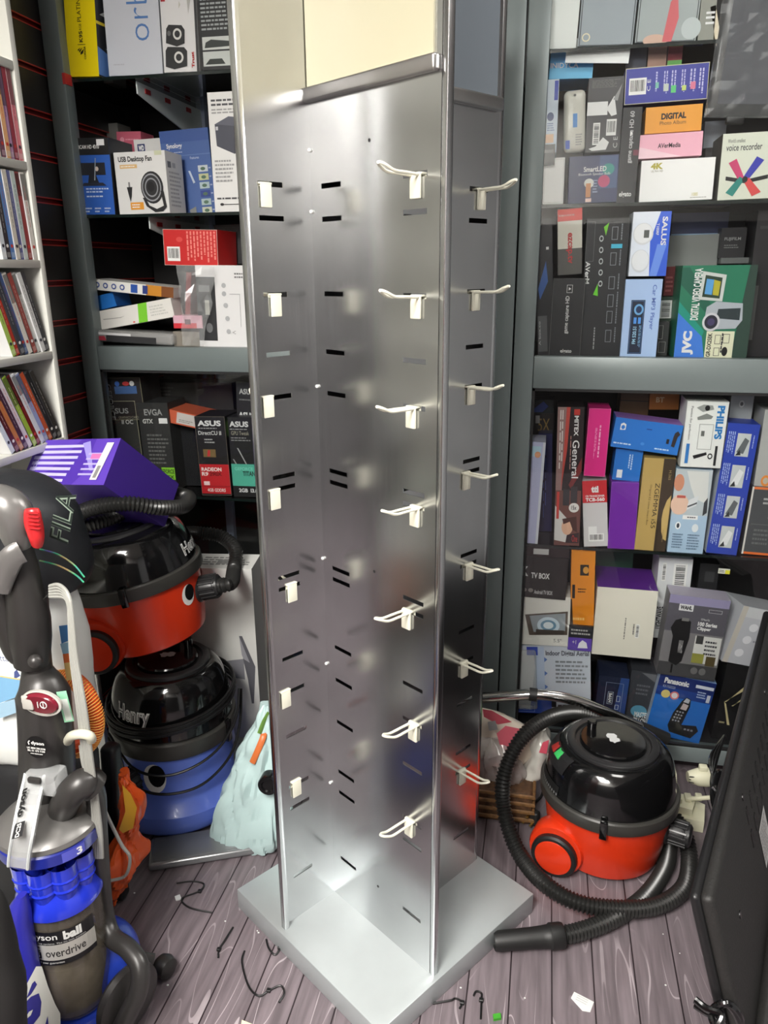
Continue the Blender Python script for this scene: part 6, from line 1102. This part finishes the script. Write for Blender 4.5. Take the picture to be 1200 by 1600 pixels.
mb = MB(I @ M.Translation(q) @ M.Rotation(rad(8), 4, 'Z') @ M.Rotation(pi/2, 4, 'Y')); mb.lathe([(0, -.034), (.014, -.034), (.016, -.03), (.024, -.006), (.026, .014), (.024, .032), (.014, .04), (0, .04)], CRM, 24); b = mb.build('capsule', t)
mb = MB(I @ M.Translation(q)); mb.rbox((-.006, -.008, .02), (.016, .012, .036), CRM, .003, 2); mb.build('turret', t)
for k in range(3):
    mb = MB(I @ M.Translation(q)); mb.rbox((-.032, -.021+.001*k, -.009+.008*k), (-.018, -.016, -.005+.008*k), mat((60, 60, 52), .6), .001, 1); mb.build('slot', t)

# ---- big screen standing on the floor, back towards the room
dA = V((.32, .9474, 0)).normalized(); nA = V((.9474, -.32, 0)); LEANT = rad(17)
A = V((.244, .952, .6)); ud = (V((0, 0, 1))*cos(LEANT)-nA*sin(LEANT)); nd = nA*cos(LEANT)+V((0, 0, 1))*sin(LEANT)
Hs = .6/cos(LEANT); Ls = 1.1
T = frame(dA, ud.cross(dA) if False else nd, ud, A-ud*Hs)      # x along the long side, y out of the back, z up
T = frame(dA, -nd, ud, A-ud*Hs+nd*.034)
tv = thing('television', 'large black television standing on the floor with its back to the room', 'television', A); tv.matrix_world = T
TB = mat((30, 29, 28), .55, bump=.25, nscale=240)
TBk = mat((20, 20, 21), .4)
mb = MB(); mb.rbox((0, .0, 0), (Ls, .02, Hs), TB, .008, 3); mb.rbox((.05, -.03, .03), (Ls-.14, .004, Hs-.27), TB, .02, 3); bk_ = mb.build('back_cover', tv)
mb = MB(); mb.rbox((-.003, .018, -.0), (Ls+.003, .034, Hs+.003), TBk, .008, 3); mb.build('bezel', tv)
for r_ in range(2):
    for k in range(9):
        mb = MB(); mb.rbox((.3+.05*k, -.0014, Hs-.085-.045*r_), (.314+.05*k, .001, Hs-.055-.045*r_), mat((8, 8, 8), .4), .001, 1); mb.build('vent_slot', bk_)
for x_, z_ in ((.05, .05), (.05, .3), (.3, Hs-.03), (.7, Hs-.03), (.12, Hs-.12)):
    mb = MB(); mb.cyl((x_, -.0015, z_), (x_, .001, z_), .006, mat((90, 90, 90), .3, 1.), 12); mb.build('screw', bk_)
mb = MB(); F = frame(V((1, 0, 0)), V((0, 0, 1)), V((0, -1, 0)), V((.2, -.0002, Hs-.33)))
c = T.inverted() @ onP(1192, 1325, T.translation, nd)
F = frame(V((1, 0, 0)), V((0, 0, 1)), V((0, -1, 0)), V((c.x-.01, -.031 if .05 < c.x < Ls-.14 and c.z < Hs-.27 else -.0008, c.z-.035)))
decals(mb, F, .085, .075, [('r', 0, 0, 1, 1, (206, 206, 204)), ('n', .05, .1, .95, .92, 9, (120, 120, 120))]); o = mb.build('rating_label', tv); o['label'] = 'white rating label'
# cable bundle over its top edge
cb = A+dA*.52+V((-.03, 0, .0)); t, I = root('cable_bundle', 'black cables looped over the top edge of the television', 'cable', cb)
for k in range(3):
    mb = MB(I); c1 = onD(1122-4*k, 1232, 1.66); pts = [onD(1132, 1150, 1.9), onD(1120-5*k, 1185, 1.8), onD(1112+3*k, 1226, 1.7), onD(1126-3*k, 1240, 1.66), onD(1134, 1220, 1.68), onD(1122+2*k, 1205, 1.72), onD(1112+2*k, 1240, 1.68), onD(1118, 1272, 1.64)]
    mb.tube(catmull(pts, 7), .0042, GLOSS, 8); mb.build('cable', t)
q = onZ(1120, 1640, .0); 
t, I = root('cable_loop', 'loop of black cable by the near lower corner of the television', 'cable', onY(1110, 1590, .93))
for k in range(2):
    mb = MB(I); mb.tube(catmull([onY(1086, 1562+8*k, .93), onY(1104, 1576+6*k, .92), onY(1128, 1586+8*k, .91), onY(1118, 1604, .9), onY(1112, 1580, .92), onY(1136, 1568, .92), onY(1156, 1590+10*k, .92), onY(1160, 1640, .93)], 7), .0055, GLOSS, 9); mb.build('cable', t)

# ---- litter on the floor
ZT = mat((20, 20, 21), .4)
TIES = [([(276, 1380), (300, 1377), (318, 1381), (312, 1392), (284, 1404), (296, 1418), (332, 1426)], 'cut black cable tie with three bends near the silver media player'),
        ([(364, 1449), (352, 1468), (342, 1484), (341, 1496)], 'short straight cut cable tie left of the steel base'),
        ([(382, 1486), (378, 1504), (388, 1540), (404, 1556), (420, 1548), (438, 1540), (444, 1552), (436, 1566)], 'long curved cut cable tie beside the near left edge of the steel base'),
        ([(416, 1468), (420, 1482), (430, 1492), (437, 1480), (430, 1470)], 'small looped cable tie touching the left edge of the steel base'),
        ([(676, 1568), (704, 1563), (712, 1560), (722, 1566), (718, 1576)], 'hooked cable tie beside the near right edge of the steel base'),
        ([(740, 1556), (744, 1549), (752, 1552), (752, 1562), (751, 1592)], 'upright hooked cable tie further right of the steel base')]
for pts, lb in TIES:
    p = [onZ(x, y, .0028+.002*(i % 2)) for i, (x, y) in enumerate(pts)]
    t, I = root('cable_tie', lb, 'cable tie', V((p[0].x, p[0].y, 0)), 'cut cable ties on the floor')
    mb = MB(I); mb.tube(catmull(p, 6), .0021, ZT, 6); mb.build('strip', t)
    e = p[-2 if len(p) < 6 else len(p)//2]; mb = MB(I @ M.Translation(V((e.x, e.y, 0)))); mb.rbox((-.0045, -.004, .0005), (.0045, .004, .0075), ZT, .001, 1); mb.build('tie_head', t)
def scrap(name, label, px, c, th=.0006, cat='litter', lines=0):
    p = [onZ(x, y, 0) for x, y in px]; o0 = sum(p, V())/len(p)
    mb = MB(); mb.poly([((q.x-o0.x), (q.y-o0.y)) for q in p][::-1], mat(c, .6), None, .0004, th)
    if lines:
        a = p[0]-o0; bx_ = p[1]-p[0]; by = p[-1]-p[0]
        for k in range(lines):
            s = a+by*(.2+.6*k/max(1, lines-1)); q1, q2 = s+bx_*.2, s+bx_*.75; t_ = by*.05
            mb.add([(v.x, v.y, .0004+th+.0002) for v in (q1, q2, q2+t_, q1+t_)], [(0, 3, 2, 1)] if False else [(0, 1, 2, 3)], mat((150, 150, 150), .6))
    o = mb.build(name); o.location = (o0.x, o0.y, 0); tag(o, label, cat)
scrap('paper_scrap', 'torn white paper scrap with faint print on the planks right of the base', [(897, 1550), (928, 1566), (922, 1582), (910, 1580), (892, 1560)], (222, 222, 218), lines=3)
scrap('paper_scrap', 'cream paper corner at the bottom edge left of the steel base', [(378, 1594), (398, 1602), (396, 1640), (372, 1630)], (222, 208, 178))
scrap('plastic_scrap', 'bright green plastic scrap on the floor right of the steel base', [(770, 1588), (782, 1586), (783, 1594), (771, 1596)], (60, 150, 40), .006)
scrap('foil_scrap', 'small white shiny scrap by the three-bend cable tie', [(273, 1402), (281, 1399), (284, 1406), (275, 1408)], (220, 222, 222), .003)
rg = random.Random(21)
for i, (x, y) in enumerate([(300, 1398), (210, 1396), (404, 1458), (352, 1440), (402, 1455), (262, 1540), (886, 1418), (884, 1460), (720, 1544), (640, 1574), (1062, 1490), (820, 1560), (1040, 1540), (1036, 1460)]):
    p = onZ(x, y, 0); r = .0016+.0014*rg.random()
    mb = MB(); mb.sphere((0, 0, r*.6), r, mat((214, 214, 212), .6), 5, (1, .8, .6)); o = mb.build('crumb'); o.location = p
    tag(o, 'tiny white crumb lying on the dark planks', 'crumb', 'white crumbs on the floor')
